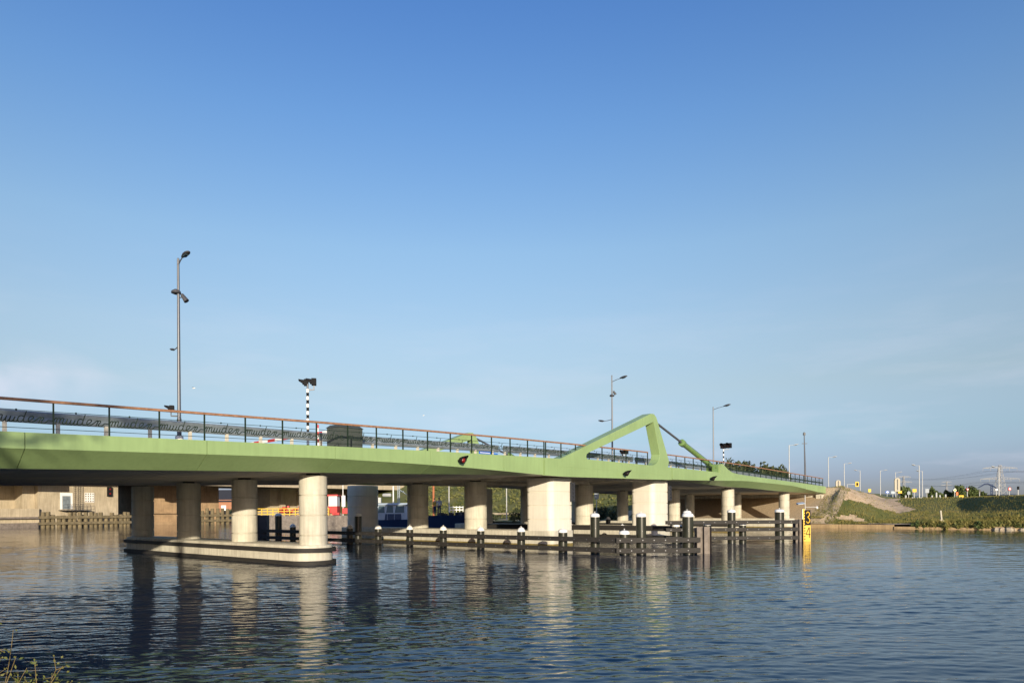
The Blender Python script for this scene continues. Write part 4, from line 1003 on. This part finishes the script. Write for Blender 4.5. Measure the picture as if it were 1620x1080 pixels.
# brick house behind
hb = thing('brick_house', Vector((X_(344, 200), 200, 0)), 'small brick house with a dark roof glimpsed under the old bridge', 'house')
cx = X_(342, 200); m = MB(); m.box((cx, 204, 3.0), (11, 8, 6.0)); m.build('wall', 'brick', hb)
m = MB(); m.add([(cx - 6, 199.5, 5.4), (cx + 6, 199.5, 5.4), (cx + 6, 208.5, 5.4), (cx - 6, 208.5, 5.4), (cx - 6, 204, 9), (cx + 6, 204, 9)], [(0, 1, 5, 4), (2, 3, 4, 5), (0, 4, 3), (1, 2, 5)]); m.build('roof', 'roof', hb)
for k in (-2.5, 2.2):
    m = MB(); m.box((cx + k, 199.97, 3.6), (1.4, .1, 1.5)); wn = m.build('window', 'white', hb)
t = thing('water_sign', Vector((X_(340, 180), 180, 0)), 'white canal sign with a red border standing behind the old timber fender', 'sign')
m = MB(); m.box((X_(340, 180), 180, 4.4), (2.0, .1, 2.4)); pnl = m.build('panel', 'red', t); m = MB(); m.box((X_(340, 180), 179.92, 4.4), (1.5, .04, 1.9)); m.build('face', 'white', t); m = MB(); m.box((X_(340, 180), 179.88, 4.4), (.25, .03, 1.1)); m.build('sign_mark', 'black', t); m = MB(); m.tube([(X_(340, 180), 180.1, 0), (X_(340, 180), 180.1, 4)], .08, 6); m.build('post', 'white', t)

# ------------------------------------------------------------------ vegetation
def leaf_cloud(mb, c, rad, n, size, seed=0, squash=1.0, clumps=None):
    rnd = random.Random(seed); c = Vector(c); cl = clumps or max(5, n // 60); cs = []
    for _ in range(cl):
        while True:
            p = Vector((rnd.uniform(-1, 1), rnd.uniform(-1, 1), rnd.uniform(-1, 1)))
            if p.length < 1: break
        p = p.normalized() * (p.length ** .5) * .72
        cs.append((Vector((p.x * rad[0], p.y * rad[1], p.z * rad[2])), rnd.uniform(.22, .42)))
    for i in range(n):
        cc, rr = cs[rnd.randrange(cl)]
        d = Vector((rnd.gauss(0, 1), rnd.gauss(0, 1), rnd.gauss(0, 1))).normalized() * rr * (rnd.random() ** .4)
        p = c + cc + Vector((d.x * rad[0], d.y * rad[1], d.z * rad[2]))
        a = Vector((rnd.gauss(0, 1), rnd.gauss(0, 1), rnd.gauss(0, .7))).normalized(); b_ = a.orthogonal().normalized(); b_ = Matrix.Rotation(rnd.random() * 6.28, 3, a) @ b_
        s1 = size * rnd.uniform(.5, 1.2); q_ = a.cross(b_) * s1 * .5; b_ = b_ * s1
        mb.add([p - b_, p + q_, p + b_ * .9, p - q_], [(0, 1, 2, 3)])
def tree(loc, h, rad, label, group, seed, m_='leafdark', n=1500, size=.5, name='tree', trunk=.3, low=.3):
    root = thing(name, loc, label, 'tree', group); o = Vector(loc); rnd = random.Random(seed)
    m = MB(); top = o + Vector((0, 0, h * .75)); m.tube([o, o + Vector((.1, 0, h * .3)), top], [trunk, trunk * .7, trunk * .2], 8)
    for k in range(6):
        a = rnd.random() * 6.28; z = h * rnd.uniform(.3, .6)
        m.tube([o + Vector((0, 0, z)), o + Vector((math.cos(a) * rad * .35, math.sin(a) * rad * .35, z + h * .12)), o + Vector((math.cos(a) * rad * .75, math.sin(a) * rad * .75, z + h * .22))], [trunk * .4, trunk * .25, trunk * .08], 5)
    m.build('trunk', 'bark', root)
    m = MB(); leaf_cloud(m, o + Vector((0, 0, h * (1 + low) / 2)), (rad, rad, h * (1 - low) / 2), n, size, seed); m.build('crown', m_, root)
    return root
# wood behind the bridge and to the right
def gz(x, y): s, t = ST(x, y); return land(s, t)
for i, (px, Y, topy, hw_, lb) in enumerate([
        (1158, 210, 727, 16, 'dark rounded tree above the railing right of the striped signal post'),
        (1180, 225, 731, 13, 'dark tree with a sloping right edge above the railing, second clump from the left'),
        (1212, 215, 735, 17, 'dark broad tree above the railing left of the first pale lamp'),
        (1234, 225, 738, 13, 'low dark tree just left of the first pale lamp post'),
        (1136, 230, 733, 12, 'dark tree partly hidden behind the hydraulic cylinder foot'),
        (1431, 190, 769, 9, 'small round green tree right of the taller pale sign back'),
        (1474, 230, 770, 6, 'narrow dark tree just right of the pair of pale lamp posts'),
        (1484, 235, 775, 7, 'low dark tree among the distant road signs'),
        (1500, 240, 774, 7, 'low bushy tree left of the yellow diamond sign'),
        (1517, 235, 768, 10, 'dark clump of trees behind the yellow diamond sign'),
        (1534, 235, 769, 11, 'olive clump of trees behind the red bordered triangle sign'),
        (1549, 240, 776, 8, 'low olive tree at the right end of the tree line')]):
    x = X_(px, Y); hh = 806 - .0065 * (px - 810); ztop = HC + (hh - topy) * Y / 1080; z0 = 3.0
    tree(Vector((x, Y, z0)), max(3, ztop - z0) * 1.06, hw_ * Y / 1080 * (1.5 if i < 5 else 1.25), lb, 'distant trees', 40 + i, m_='leafdark' if i < 5 else 'leaf', n=4200 if i < 5 else 1500, size=.7 if i < 5 else .5, low=.0)
# tree belt on the old embankment behind
for i, (px, Y, topz, r_) in enumerate([(700, 150, 9.5, 5), (735, 155, 10, 5)]): pass
# scrub on the slope under the bridge
m = MB(); rnd = random.Random(5)
for k in range(2300):
    s = rnd.uniform(92.5, 122); t = rnd.uniform(58, 118); z = land(s, t)
    if rnd.random() < .25 and s < 97 or s > 96: leaf_cloud(m, P(s, t, z + .15), (.8, .8, .5), 7, .30, k, clumps=2)
tag(m.build('slope_scrub', 'bush'), 'rough green and tawny scrub covering the slope behind the columns', 'scrub', kind='stuff')
for i, (px, Y, w_, h_) in enumerate([(818, 108, 2.0, 2.2), (846, 107, 2.4, 1.8), (960, 104, 2.6, 2.4), (940, 106, 1.8, 2.8), (772, 112, 2.0, 2.2)]):
    x = X_(px, Y); z = gz(x, Y); m = MB(); leaf_cloud(m, (x, Y, z + h_ * .45), (w_, w_ * .7, h_ * .55), 650, .22, 90 + i)
    tag(m.build('bush', 'leafdark'), ['dark bush at the foot of the slope left of the big blocky column', 'dark low bush just behind the big blocky column', 'dark bush beside the round column under the lifting span', 'taller dark bush under the lifting span near the grey sign', 'dark bush behind the third pier column'][i], 'bush', 'dark bushes along the waterline')
# grass tufts on the far bank
m = MB(); rnd = random.Random(11)
def blade(mb, p, h, lean, wd, rnd):
    a = rnd.random() * 6.28; d = Vector((math.cos(a), math.sin(a), 0)); sd_ = Vector((-d.y, d.x, 0)) * wd
    q1 = p + Vector((0, 0, h * .55)) + d * lean * h * .35; q2 = p + Vector((0, 0, h)) + d * lean * h
    mb.add([p - sd_, p + sd_, q1 + sd_ * .7, q2, q1 - sd_ * .7], [(0, 1, 2, 3, 4)])
for k in range(26000):
    t = rnd.uniform(-6, 26); s = 90.9 + (rnd.random() ** 1.3) * 22
    if gm(s, t) == 1 and rnd.random() < .93: continue
    h = rnd.uniform(.06, .22) * (1.6 if s < 94 else 1); blade(m, P(s, t, land(s, t) - .01), h, .5, .035, rnd)
tag(m.build('bank_grass', 'reed'), 'short tufted grass on the far bank and slope', 'grass', kind='stuff')
# reeds and creepers along the right waterline
m = MB(); rnd = random.Random(12)
for k in range(9000):
    t = rnd.uniform(-3, 14.2); u = rnd.random(); s = 90.1 + u * 3.2
    f = min(1, (14.4 - t) / 2.5); h = rnd.uniform(.3, .95) * f * (1 - .4 * u) * (.7 + .6 * noise.noise(Vector((t * .8, s, 2))))
    z = max(.0, land(max(90.6, s), t) - .1) if s > 90.4 else rnd.uniform(0, .4)
    blade(m, P(s, t, z), max(.12, h), rnd.uniform(.2, .9), .05, rnd)
tag(m.build('bank_reeds', 'reed'), 'tangle of yellow green reeds and weeds along the right waterline', 'reeds', kind='stuff')
for i in range(44):
    t = -3 + i * .395 + rnd.uniform(-.2, .2); h = rnd.uniform(.45, 1.0); m = MB(); leaf_cloud(m, P(90.25 + rnd.uniform(-.25, .6), t, .12 + h * .35), (.55, .55, h * .62), 230, .13, 300 + i)
    tag(m.build('weed_clump', ('bush', 'leaf', 'reed')[i % 3]), 'low leafy weed clump spilling over the right waterline', 'weeds', 'weed clumps over the quay edge')
for i in range(16):
    t = -2.8 + i * .62 + rnd.uniform(-.2, .2); m = MB(); r_ = rnd.uniform(.16, .34); m.lathe(P(90.05 + rnd.uniform(-.1, .1), t, -.1), [(r_ * 1.3, -.2), (r_ * 1.5, .1), (r_ * 1.1, .14 + r_ * .5), (r_ * .4, .2 + r_ * .55)], 7)
    for v_ in m.v: v_ += Vector((rnd.uniform(-.05, .05), rnd.uniform(-.05, .05), rnd.uniform(-.04, .04)))
    tag(m.build('bank_stone', 'conc2' if i % 2 else 'stone'), 'pale broken stone at the foot of the weedy right bank', 'stone', 'broken stones at the right waterline')
t = thing('leaning_stake', P(90.2, 12.6, 0), 'pale leaning wooden stake standing in the weeds at the waterline', 'stake')
sx = X_(1481, 79); m = MB(); m.bar((sx + .35, 78.0, -.2), (sx - .02, 78.0, .95), .14, .16); m.bar((sx - .0, 78.0, .9), (sx - .12, 78.0, 2.1), .16, .12); m.build('stake', 'beige', t)
m = MB(); m.bar((sx - .28, 77.9, 1.02), (sx + .4, 77.9, .85), .12, .14); m.build('crosspiece', 'beige', t)

# ------------------------------------------------------------------ distant road furniture on the right
def ycrest(px): return 806 - .0065 * (px - 810)
def zpx(px, py, Y): return HC + (ycrest(px) - py) * Y / 1080
for i, (px, ty, Y, dx, lb) in enumerate([
        (1249, 704, 112, 1, 'pale slim street lamp behind the end of the bridge railing, left of the dark mast'),
        (1311, 723, 125, 1, 'pale slim street lamp rising behind the bare soil mound'),
        (1336, 733, 140, 1, 'pale street lamp just right of the shorter sign back'),
        (1361, 744, 150, -1, 'short pale street lamp with its head turned left, right of the yellow traffic light'),
        (1393, 744, 150, 1, 'pale street lamp standing above the blue round signs'),
        (1417, 747, 160, 1, 'thin pale street lamp behind the taller sign back'),
        (1454.5, 736, 120, -1, 'tallest pale street lamp on the grassy crest, head turned left'),
        (1459.5, 745, 150, -1, 'shorter pale street lamp just right of the tallest one'),
        (1580.5, 738.5, 118, -1, 'pale street lamp standing in front of the lattice pylon')]):
    z0 = 3.6; zt = zpx(px, ty, Y)
    lamp_post(Vector((X_(px, Y), Y, z0)), zt - z0, lb, 'pale street lamps along the far road', [(zt - z0 - .05, .7 * dx, -.1, .05, 1.1)], post='lampwhite', r=(.10, .065), head='lampwhite')
t = thing('camera_mast', Vector((X_(1274, 100), 100, 5.4)), 'slim dark mast taller than the lamps at the end of the bridge railing', 'mast')
o = Vector((X_(1274, 100), 100, 5.4)); zt = zpx(1273.5, 683, 100); m = MB(); m.tube([o, o + Vector((0, 0, 3)), Vector((o.x - .1, 100, zt))], [.16, .13, .06], 8); m.build('mast', 'lamp', t, smooth=40)
m = MB(); m.box((o.x - .08, 100, zt - .3), (.28, .28, .35)); m.box((o.x - .05, 100, zt - 1.7), (.75, .12, .08)); m.build('camera', 'lamphead', t)
for px, y0, y1, w_, lb in ((1326.5, 759, 776, .85, 'shorter pale rounded sign back with a dark slot behind the soil mound'), (1420, 755.5, 779, .95, 'taller pale rounded sign back with a dark slot beside the round green tree')):
    Y = 118; x = X_(px, Y); za, zb = zpx(px, y1 - 2, Y), zpx(px, y0, Y); t = thing('sign_back', Vector((x, Y, 3.8)), lb, 'road sign')
    m = MB(); pts = [(-w_ / 2, za), (w_ / 2, za)] + [(w_ / 2 * math.cos(R(a)), zb - .35 + .35 * math.sin(R(a))) for a in range(0, 181, 30)]
    m.loft([[Vector((x + a, Y, z)) for a, z in pts], [Vector((x + a, Y + .2, z)) for a, z in pts]]); m.build('panel', 'beige', t)
    m = MB(); m.box((x, Y - .03, (za + zb) / 2), (.14, .05, (zb - za) * .8)); m.build('slot', 'lamphead', t)
    m = MB(); m.tube([(x, Y + .3, 3.5), (x, Y + .3, za + .5)], .07, 6); m.build('post', 'lamp', t)
def rsign(px, py, wpx, hpx, Y, m_, label, shape='box', z0=3.5, mark=None):
    x = X_(px, Y); z = zpx(px, py, Y); w_, h_ = wpx * Y / 1080, hpx * Y / 1080
    t = thing('road_sign', Vector((x, Y, z0)), label, 'road sign')
    m = MB()
    if shape == 'box': pts = [(-.5, -.5), (.5, -.5), (.5, .5), (-.5, .5)]
    elif shape == 'tri': pts = [(0, -.5), (.5, .5), (-.5, .5)]
    elif shape == 'dia': pts = [(0, -.5), (.5, 0), (0, .5), (-.5, 0)]
    elif shape == 'house': pts = [(-.5, -.5), (.5, -.5), (.5, .15), (0, .5), (-.5, .15)]
    else: pts = [(.5 * math.cos(a * math.pi / 8), .5 * math.sin(a * math.pi / 8)) for a in range(16)]
    m.loft([[Vector((x + a * w_, Y, z + b_ * h_)) for a, b_ in pts], [Vector((x + a * w_, Y + .05, z + b_ * h_)) for a, b_ in pts]]); m.build('panel', m_, t)
    if mark:
        m = MB(); m.loft([[Vector((x + a * w_ * .6, Y - .04, z + b_ * h_ * .6 + (h_ * .06 if shape == 'tri' else 0))) for a, b_ in pts], [Vector((x + a * w_ * .6, Y - .02, z + b_ * h_ * .6 + (h_ * .06 if shape == 'tri' else 0))) for a, b_ in pts]]); m.build('face', mark, t)
    m = MB(); m.tube([(x, Y + .1, z0 - .3), (x, Y + .1, z)], .06, 6); m.build('post', 'lampwhite', t)
    return t
rsign(1376, 775.5, 4.5, 5, 120, 'yellow', 'small square yellow sign on the grass crest left of the blue signs')
rsign(1404, 778, 6, 4.5, 125, 'blue', 'round blue sign on the grassy crest', 'round', mark='white')
rsign(1413, 778.5, 6, 4, 125, 'boatdeck', 'light blue sign next to the round blue one')
rsign(1424, 778, 6, 4, 120, 'yellow', 'yellow arrow board at the foot of the taller sign back')
rsign(1438, 779, 5, 6, 118, 'galv', 'small grey house shaped sign left of the square yellow board', 'house')
rsign(1447, 775.5, 6.2, 5, 118, 'yellow', 'square yellow board on a post left of the tallest pale lamp')
rsign(1467, 776, 6, 6.5, 120, 'jacket', 'pale grey square sign back right of the two pale lamps')
rsign(1511, 775, 5.5, 7, 110, 'white', 'white diamond sign with a yellow centre on a white post', 'dia', mark='yellow')
rsign(1514.5, 780.5, 3.2, 5, 109, 'orange', 'small orange board beside the diamond sign')
rsign(1521, 785, 7.5, 4, 100, 'yellow', 'low yellow board standing on the grass crest')
rsign(1531, 774.5, 5.5, 4.5, 110, 'red', 'triangular give way sign with a red border, point downwards', 'tri', mark='white')
rsign(1597.5, 773, 5.2, 5.5, 110, 'red', 'round white sign with a red border right of the pylon', 'round', mark='white')
rsign(1577, 774, 3.6, 2.6, 110, 'white', 'small white board left of the lamp in front of the pylon')
rsign(1550.5, 776, 3.0, 3.5, 112, 'lamphead', 'small dark sign at the right end of the tree line')
rsign(944, 784.5, 7, 9, 101, 'galv', 'grey square sign back on a thin post under the lifting span', z0=1.2)
t = thing('traffic_signal', Vector((X_(1356, 118), 118, 4)), 'traffic light on a white arm with a yellow backing board', 'traffic signal')
m = MB(); m.box((X_(1356, 118), 118, zpx(1356, 765.5, 118)), (.62, .1, .85)); m.build('backing_board', 'yellow', t); m = MB(); m.box((X_(1356, 118), 117.9, zpx(1356, 765.5, 118)), (.26, .16, .5)); m.build('signal_head', 'black', t)
m = MB(); z = zpx(1341, 765.8, 118); m.tube([(X_(1341, 118), 118.1, 3.8), (X_(1341, 118), 118.1, z), (X_(1356, 118), 118.1, z)], .07, 6); m.build('post', 'lampwhite', t)
t = thing('traffic_signal', Vector((X_(1611, 108), 108, 3.6)), 'dark traffic light on a pale post near the right edge', 'traffic signal')
m = MB(); m.box((X_(1611, 108), 108, zpx(1611, 771.5, 108)), (.24, .2, .5)); m.build('signal_head', 'black', t); m = MB(); m.tube([(X_(1611.5, 108), 108.1, 3.4), (X_(1611.5, 108), 108.1, zpx(1611, 773, 108))], .07, 6); m.build('post', 'lampwhite', t)
# white bollards
for i, px in enumerate((1433, 1474.5, 1481.5, 1487, 1496)):
    Y = 104; x = X_(px, Y); m = MB(); h = [.5, .45, .9, .5, .6][i]; m.lathe((x, Y, 3.75), [(.11, -.3), (.11, h), (.08, h + .08)], 8); tag(m.build('marker_post', 'lampwhite', smooth=40), ['short white road marker beside the grey house shaped sign', 'short white road marker, leftmost of the group of four', 'tallest white road marker on the grassy crest', 'short white road marker just right of the tallest one', 'short white road marker, rightmost of the group'][i], 'marker post')
# distant cars
def car(px, Y, m_, label, L_=4.2, dr=1.3, z0=5.15):
    x = X_(px, Y); o = Vector((x, Y, z0)); root = thing('parked_car' if False else 'car', o, label, 'car', 'distant cars on the far road', dr)
    def bld(b, nm, mm): return b.build(nm, mm, root, local=True)
    b = MB(); lp = []
    for xx, zb, zt, hw_ in ((-L_ / 2, .35, .75, .7), (-L_ / 2 + .15, .25, .92, .82), (-.9, .22, .95, .86), (.9, .22, .92, .86), (L_ / 2 - .3, .25, .78, .82), (L_ / 2, .35, .6, .68)):
        lp.append([Vector((xx, -hw_, zb)), Vector((xx, hw_, zb)), Vector((xx, hw_ * .97, zt)), Vector((xx, -hw_ * .97, zt))])
    b.loft(lp); bld(b, 'body', m_)
    b = MB(); b.loft([[Vector((-1.75, -.78, .9)), Vector((1.15, -.78, .9)), Vector((1.15, .78, .9)), Vector((-1.75, .78, .9))], [Vector((-1.35, -.62, 1.42)), Vector((.35, -.62, 1.42)), Vector((.35, .62, 1.42)), Vector((-1.35, .62, 1.42))]]); bld(b, 'windows', 'glass')
    for wx in (-1.3, 1.3):
        for wy in (-.8, .8):
            b = MB(); b.tube([(wx, wy - .1, .32), (wx, wy + .1, .32)], .32, 12); bld(b, 'wheel', 'black')
car(1400, 250, 'black', 'dark car passing left of the round blue sign', dr=1.4, z0=5.6); car(1412, 250, 'boatblue', 'blue car driving beside the light blue sign', dr=1.45, z0=5.6)
car(1441, 250, 'white', 'white car behind the grey house shaped sign'); car(1470, 250, 'red', 'red car on the far road right of the two pale lamps'); car(1492, 250, 'boatblue', 'dark blue car behind the white road markers'); car(1452, 250, 'lampwhite', 'cream coloured car behind the tallest pale lamp'); car(1503, 250, 'boatdeck', 'light blue car left of the diamond sign')
# blue barge and blue arch
t = thing('moored_barge', Vector((X_(1584, 140), 140, 3.6)), 'long low dark blue vessel beyond the crest near the pylon', 'barge'); m = MB(); xa, xb = X_(1571, 140), X_(1596, 140); z0, z1 = 3.4, zpx(1584, 782, 140)
m.loft([[Vector((xa, 138, z0)), Vector((xb - .4, 138, z0)), Vector((xb, 140, z0)), Vector((xb - .4, 142, z0)), Vector((xa, 142, z0))], [Vector((xa - .2, 137.8, z1)), Vector((xb, 137.8, z1)), Vector((xb + .5, 140, z1 + .1)), Vector((xb, 142.2, z1)), Vector((xa - .2, 142.2, z1))]]); m.build('hull', 'boatblue', t)
t = thing('crane_arch', Vector((X_(1560, 300), 300, 3.5)), 'slender blue arched crane jib behind the tree line at right', 'crane')
Y = 300; pts = [(1548, 771), (1553, 768.5), (1558, 765.5), (1563, 765), (1569, 767.5), (1574, 770), (1579, 774)]; m = MB(); m.tube([(X_(a, Y), Y, zpx(a, b_, Y)) for a, b_ in pts], [.2, .25, .3, .35, .35, .25, .15], 6); m.build('jib', 'boatblue', t)
m = MB()
for dx in (-.5, .5): m.tube([(X_(1569, Y) + dx, Y, 3.5), (X_(1569, Y) + dx * .6, Y, zpx(1569, 767, Y))], .17, 6)
for k in range(7): m.tube([(X_(1569, Y) - .5, Y, 4 + k * 1.2), (X_(1569, Y) + .5, Y, 5 + k * 1.2)], .1, 5)
m.build('mast', 'boatblue', t)
# pylons and wires
def pylon(px, Y, tops, arms, label, r_=.16, base_w=6.5, m_='pylon'):
    x = X_(px, Y); z0 = 3; zt = zpx(px, tops, Y); t = thing('lattice_pylon', Vector((x, Y, z0)), label, 'pylon', 'high voltage pylons')
    m = MB(); n = 8
    def w_(f): return base_w / 2 * (1 - f) ** 1.25 + .7
    for a, b_ in ((-1, -1), (1, -1), (1, 1), (-1, 1)):
        m.tube([(x + a * w_(k / n), Y + b_ * w_(k / n), z0 + (zt - z0) * k / n) for k in range(n + 1)], r_, 4)
    for k in range(n):
        f0, f1 = k / n, (k + 1) / n; za, zb = z0 + (zt - z0) * f0, z0 + (zt - z0) * f1
        for sy in (-1, 1):
            m.tube([(x - w_(f0), Y + sy * w_(f0), za), (x + w_(f1), Y + sy * w_(f1), zb)], r_ * .6, 4); m.tube([(x + w_(f0), Y + sy * w_(f0), za), (x - w_(f1), Y + sy * w_(f1), zb)], r_ * .6, 4)
            m.tube([(x - w_(f1), Y + sy * w_(f1), zb), (x + w_(f1), Y + sy * w_(f1), zb)], r_ * .6, 4)
    m.build('tower', m_, t)
    for ay, hl in arms:
        z = zpx(px, ay, Y); L_ = hl * Y / 1080; m = MB()
        for s in (-1, 1):
            m.tube([(x, Y, z + 1.3), (x + s * L_, Y, z)], r_ * .8, 4); m.tube([(x, Y, z - .3), (x + s * L_, Y, z)], r_ * .8, 4)
            for k in range(1, 6): m.tube([(x + s * L_ * k / 6, Y, z - .3 + .3 * k / 6), (x + s * L_ * (k + .5) / 6, Y, z + 1.3 * (1 - (k + .5) / 6))], r_ * .5, 4)
            for q_ in (.55, 1): m.tube([(x + s * L_ * q_, Y, z - .1), (x + s * L_ * q_, Y, z - 2.2)], r_ * .6, 4)
        m.build('crossarm', m_, t)
    return x, Y, [(x + s * hl * Y / 1080 * q_, zpx(px, ay, Y) - 2.2) for ay, hl in arms for s in (-1, 1) for q_ in (.55, 1)]
A1 = pylon(1582.5, 520, 735.5, [(740, 27), (757, 31)], 'tall pale lattice pylon with two pairs of arms at the right', .22, 8)
A2 = pylon(1430, 1150, 753, [(754, 11), (762, 13)], 'faint distant lattice pylon above the round green tree', .38, 9)
A3 = pylon(1498, 1700, 761, [(762, 8), (767, 9)], 'very faint lattice pylon left of the tree line', .4, 9)
for (pa, pb) in ((A1, A2),):
    for i_, ((xa, za), (xb, zb)) in enumerate(zip(pa[2], pb[2])):
        m = MB(); pts = [Vector((xa + (xb - xa) * u, pa[1] + (pb[1] - pa[1]) * u, za + (zb - za) * u - 30 * u * (1 - u) * .6)) for u in [k / 12 for k in range(13)]]; m.tube(pts, .05, 4)
        tag(m.build('power_line', 'lamphead'), 'thin sagging power line strung from the tall pylon to the faint one', 'power line', 'power lines to the left pylon')
for i_, (xa, za) in enumerate(A1[2]):
    m = MB(); e = Vector((xa + 210, 330, za + 8)); a = Vector((xa, 520, za)); pts = [a.lerp(e, u) - Vector((0, 0, 36 * u * (1 - u))) for u in [k / 12 for k in range(13)]]; m.tube(pts, .045, 4)
    tag(m.build('power_line', 'lamphead'), 'thin power line rising from the tall pylon past the right edge', 'power line', 'power lines to the right')

# posts and white fence behind the boat
for i, (px, y0, y1, Y, mt_, lb) in enumerate([(710.5, 768, 802, 104, 'lampwhite', 'white post rising behind the boat bow'), (801.5, 771, 809, 105, 'lampwhite', 'white post between the third column and the big blocky column'), (686, 764, 800, 103, 'rustpost', 'orange brown post behind the person in the ochre top')]):
    x = X_(px, Y); m = MB(); m.tube([(x, Y, 1), (x, Y, zpx(px, y0, Y) + 3)], .08 if i < 2 else .16, 8); tag(m.build('post', mt_, smooth=40), lb, 'post')
t = thing('low_fence', Vector((X_(722, 103), 103, 1.5)), 'low white two rail fence behind the boat bow', 'fence')
m = MB(); 
for z in (2.55, 2.95): m.box((X_(722, 103), 103, z), (2.1, .06, .12))
m.build('rail', 'white', t); m = MB()
for k in range(5): m.box((X_(722, 103) - 1 + k * .5, 103.05, 2.2), (.08, .08, 1.8))
m.build('post', 'white', t)
m = MB(); m.sbox(96.2, 96.6, 60, 84, 1.6, 1.95); tag(m.build('low_wall', 'conc2'), 'long low pale wall at the foot of the scrubby slope', 'wall')
# birds
def bird(loc, sz, label):
    o = Vector(loc); m = MB(); m.tube([o + Vector((-.18 * sz, 0, 0)), o, o + Vector((.2 * sz, 0, .02))], [.02, .06 * sz, .02], 6); 
    for s in (-1, 1): m.add([o + Vector((-.05 * sz, 0, .02)), o + Vector((.07 * sz, 0, .02)), o + Vector((.0, s * .3 * sz, .12 * sz)), o + Vector((-.1 * sz, s * .5 * sz, .05 * sz))], [(0, 1, 2, 3)])
    tag(m.build('gull', 'white'), label, 'bird')
bird((X_(308, 40), 40, zpx(308, 614, 40)), .42, 'small white gull in the sky right of the tall left lamp')
bird((X_(671, 60), 60, zpx(671, 657, 60)), .42, 'small gull in the sky left of the far green frame')

# ------------------------------------------------------------------ near bank: plants in the corner, trees behind the camera
rnd = random.Random(3)
def weed(loc, h, label, seed, lean):
    r2 = random.Random(seed); o = Vector(loc); root = thing('weed_plant', o, label, 'plant')
    m = MB(); lv = MB()
    for k in range(3):
        a = r2.uniform(-1, 1); d = Vector((lean + a * .25, r2.uniform(-.1, .2), 1)).normalized(); hh = h * r2.uniform(.6, 1)
        pts = [o + Vector((r2.uniform(-.05, .05), r2.uniform(-.05, .05), 0))]
        for i in range(1, 6): pts.append(pts[-1] + (d + Vector((.05 * i * a, 0, -.03 * i))).normalized() * hh / 5)
        m.tube(pts, [.004, .0035, .003, .0025, .002, .0015], 5)
        for i in range(1, 6):
            for j in range(3):
                p = pts[i] + Vector((r2.gauss(0, .02), r2.gauss(0, .02), r2.gauss(0, .03))); e = Vector((r2.gauss(0, 1), r2.gauss(0, .6), r2.uniform(0, 1))).normalized() * r2.uniform(.012, .032); f = e.cross(Vector((0, 1, .2))).normalized() * .0045
                if k % 2: m.tube([pts[i], p + e * 1.5], [.0025, .0012], 4); lv.add([p + e * 1.4 - f, p + e * 1.4 + f, p + e * 1.7 + f, p + e * 1.7 - f], [(0, 1, 2, 3)])
                lv.add([p, p + e * .5 + f * 1.6, p + e, p + e * .5 - f * 1.6], [(0, 1, 2, 3)])
    m.build('stem', 'straw', root); lv.build('leaves', 'weed', root)
for i, (px, py, Y, h, ln) in enumerate([(-20, 1135, 4.2, .56, .45), (-8, 1160, 4.3, .50, .45), (66, 1120, 4.0, .30, .2), (32, 1110, 4.4, .22, .1), (92, 1105, 4.2, .12, -.1)]):
    x = X_(px, Y); weed((x, Y, HC + (811 - py) * Y / 1080), h, ['tall leafy weed stem at the left edge of the foreground', 'leaning green weed stem in the bottom left corner', 'dry forked umbel stalk in the bottom left corner', 'short grass green shoot at the bottom edge', 'smallest sprig at the bottom edge right of the dry stalk'][i], 60 + i, ln)
m = MB(); rnd = random.Random(8)
for k in range(260):
    p = Vector((rnd.uniform(-5, -2.2), rnd.uniform(3.4, 4.6), 0)); s_, t_ = ST(p.x, p.y); p.z = nearland(s_, t_) - .05 if s_ < 1.9 else 0
    blade(m, p, rnd.uniform(.1, .3), .35, .005, rnd)
tag(m.build('shore_grass', 'weed'), 'thin grass growing at the near water edge', 'grass', kind='stuff')
for i, (x, y, h, r_) in enumerate([(-9.9, -17, 16.5, 3.3), (-15.5, -19, 16.5, 3.2)]):
    tree(Vector((x, y, .9)), h, r_, ['tall open tree behind the camera on the near bank', 'second open tree behind the camera further left'][i], 'trees on the near bank', 500 + i, m_='leaf', n=800, size=.28, low=.62)
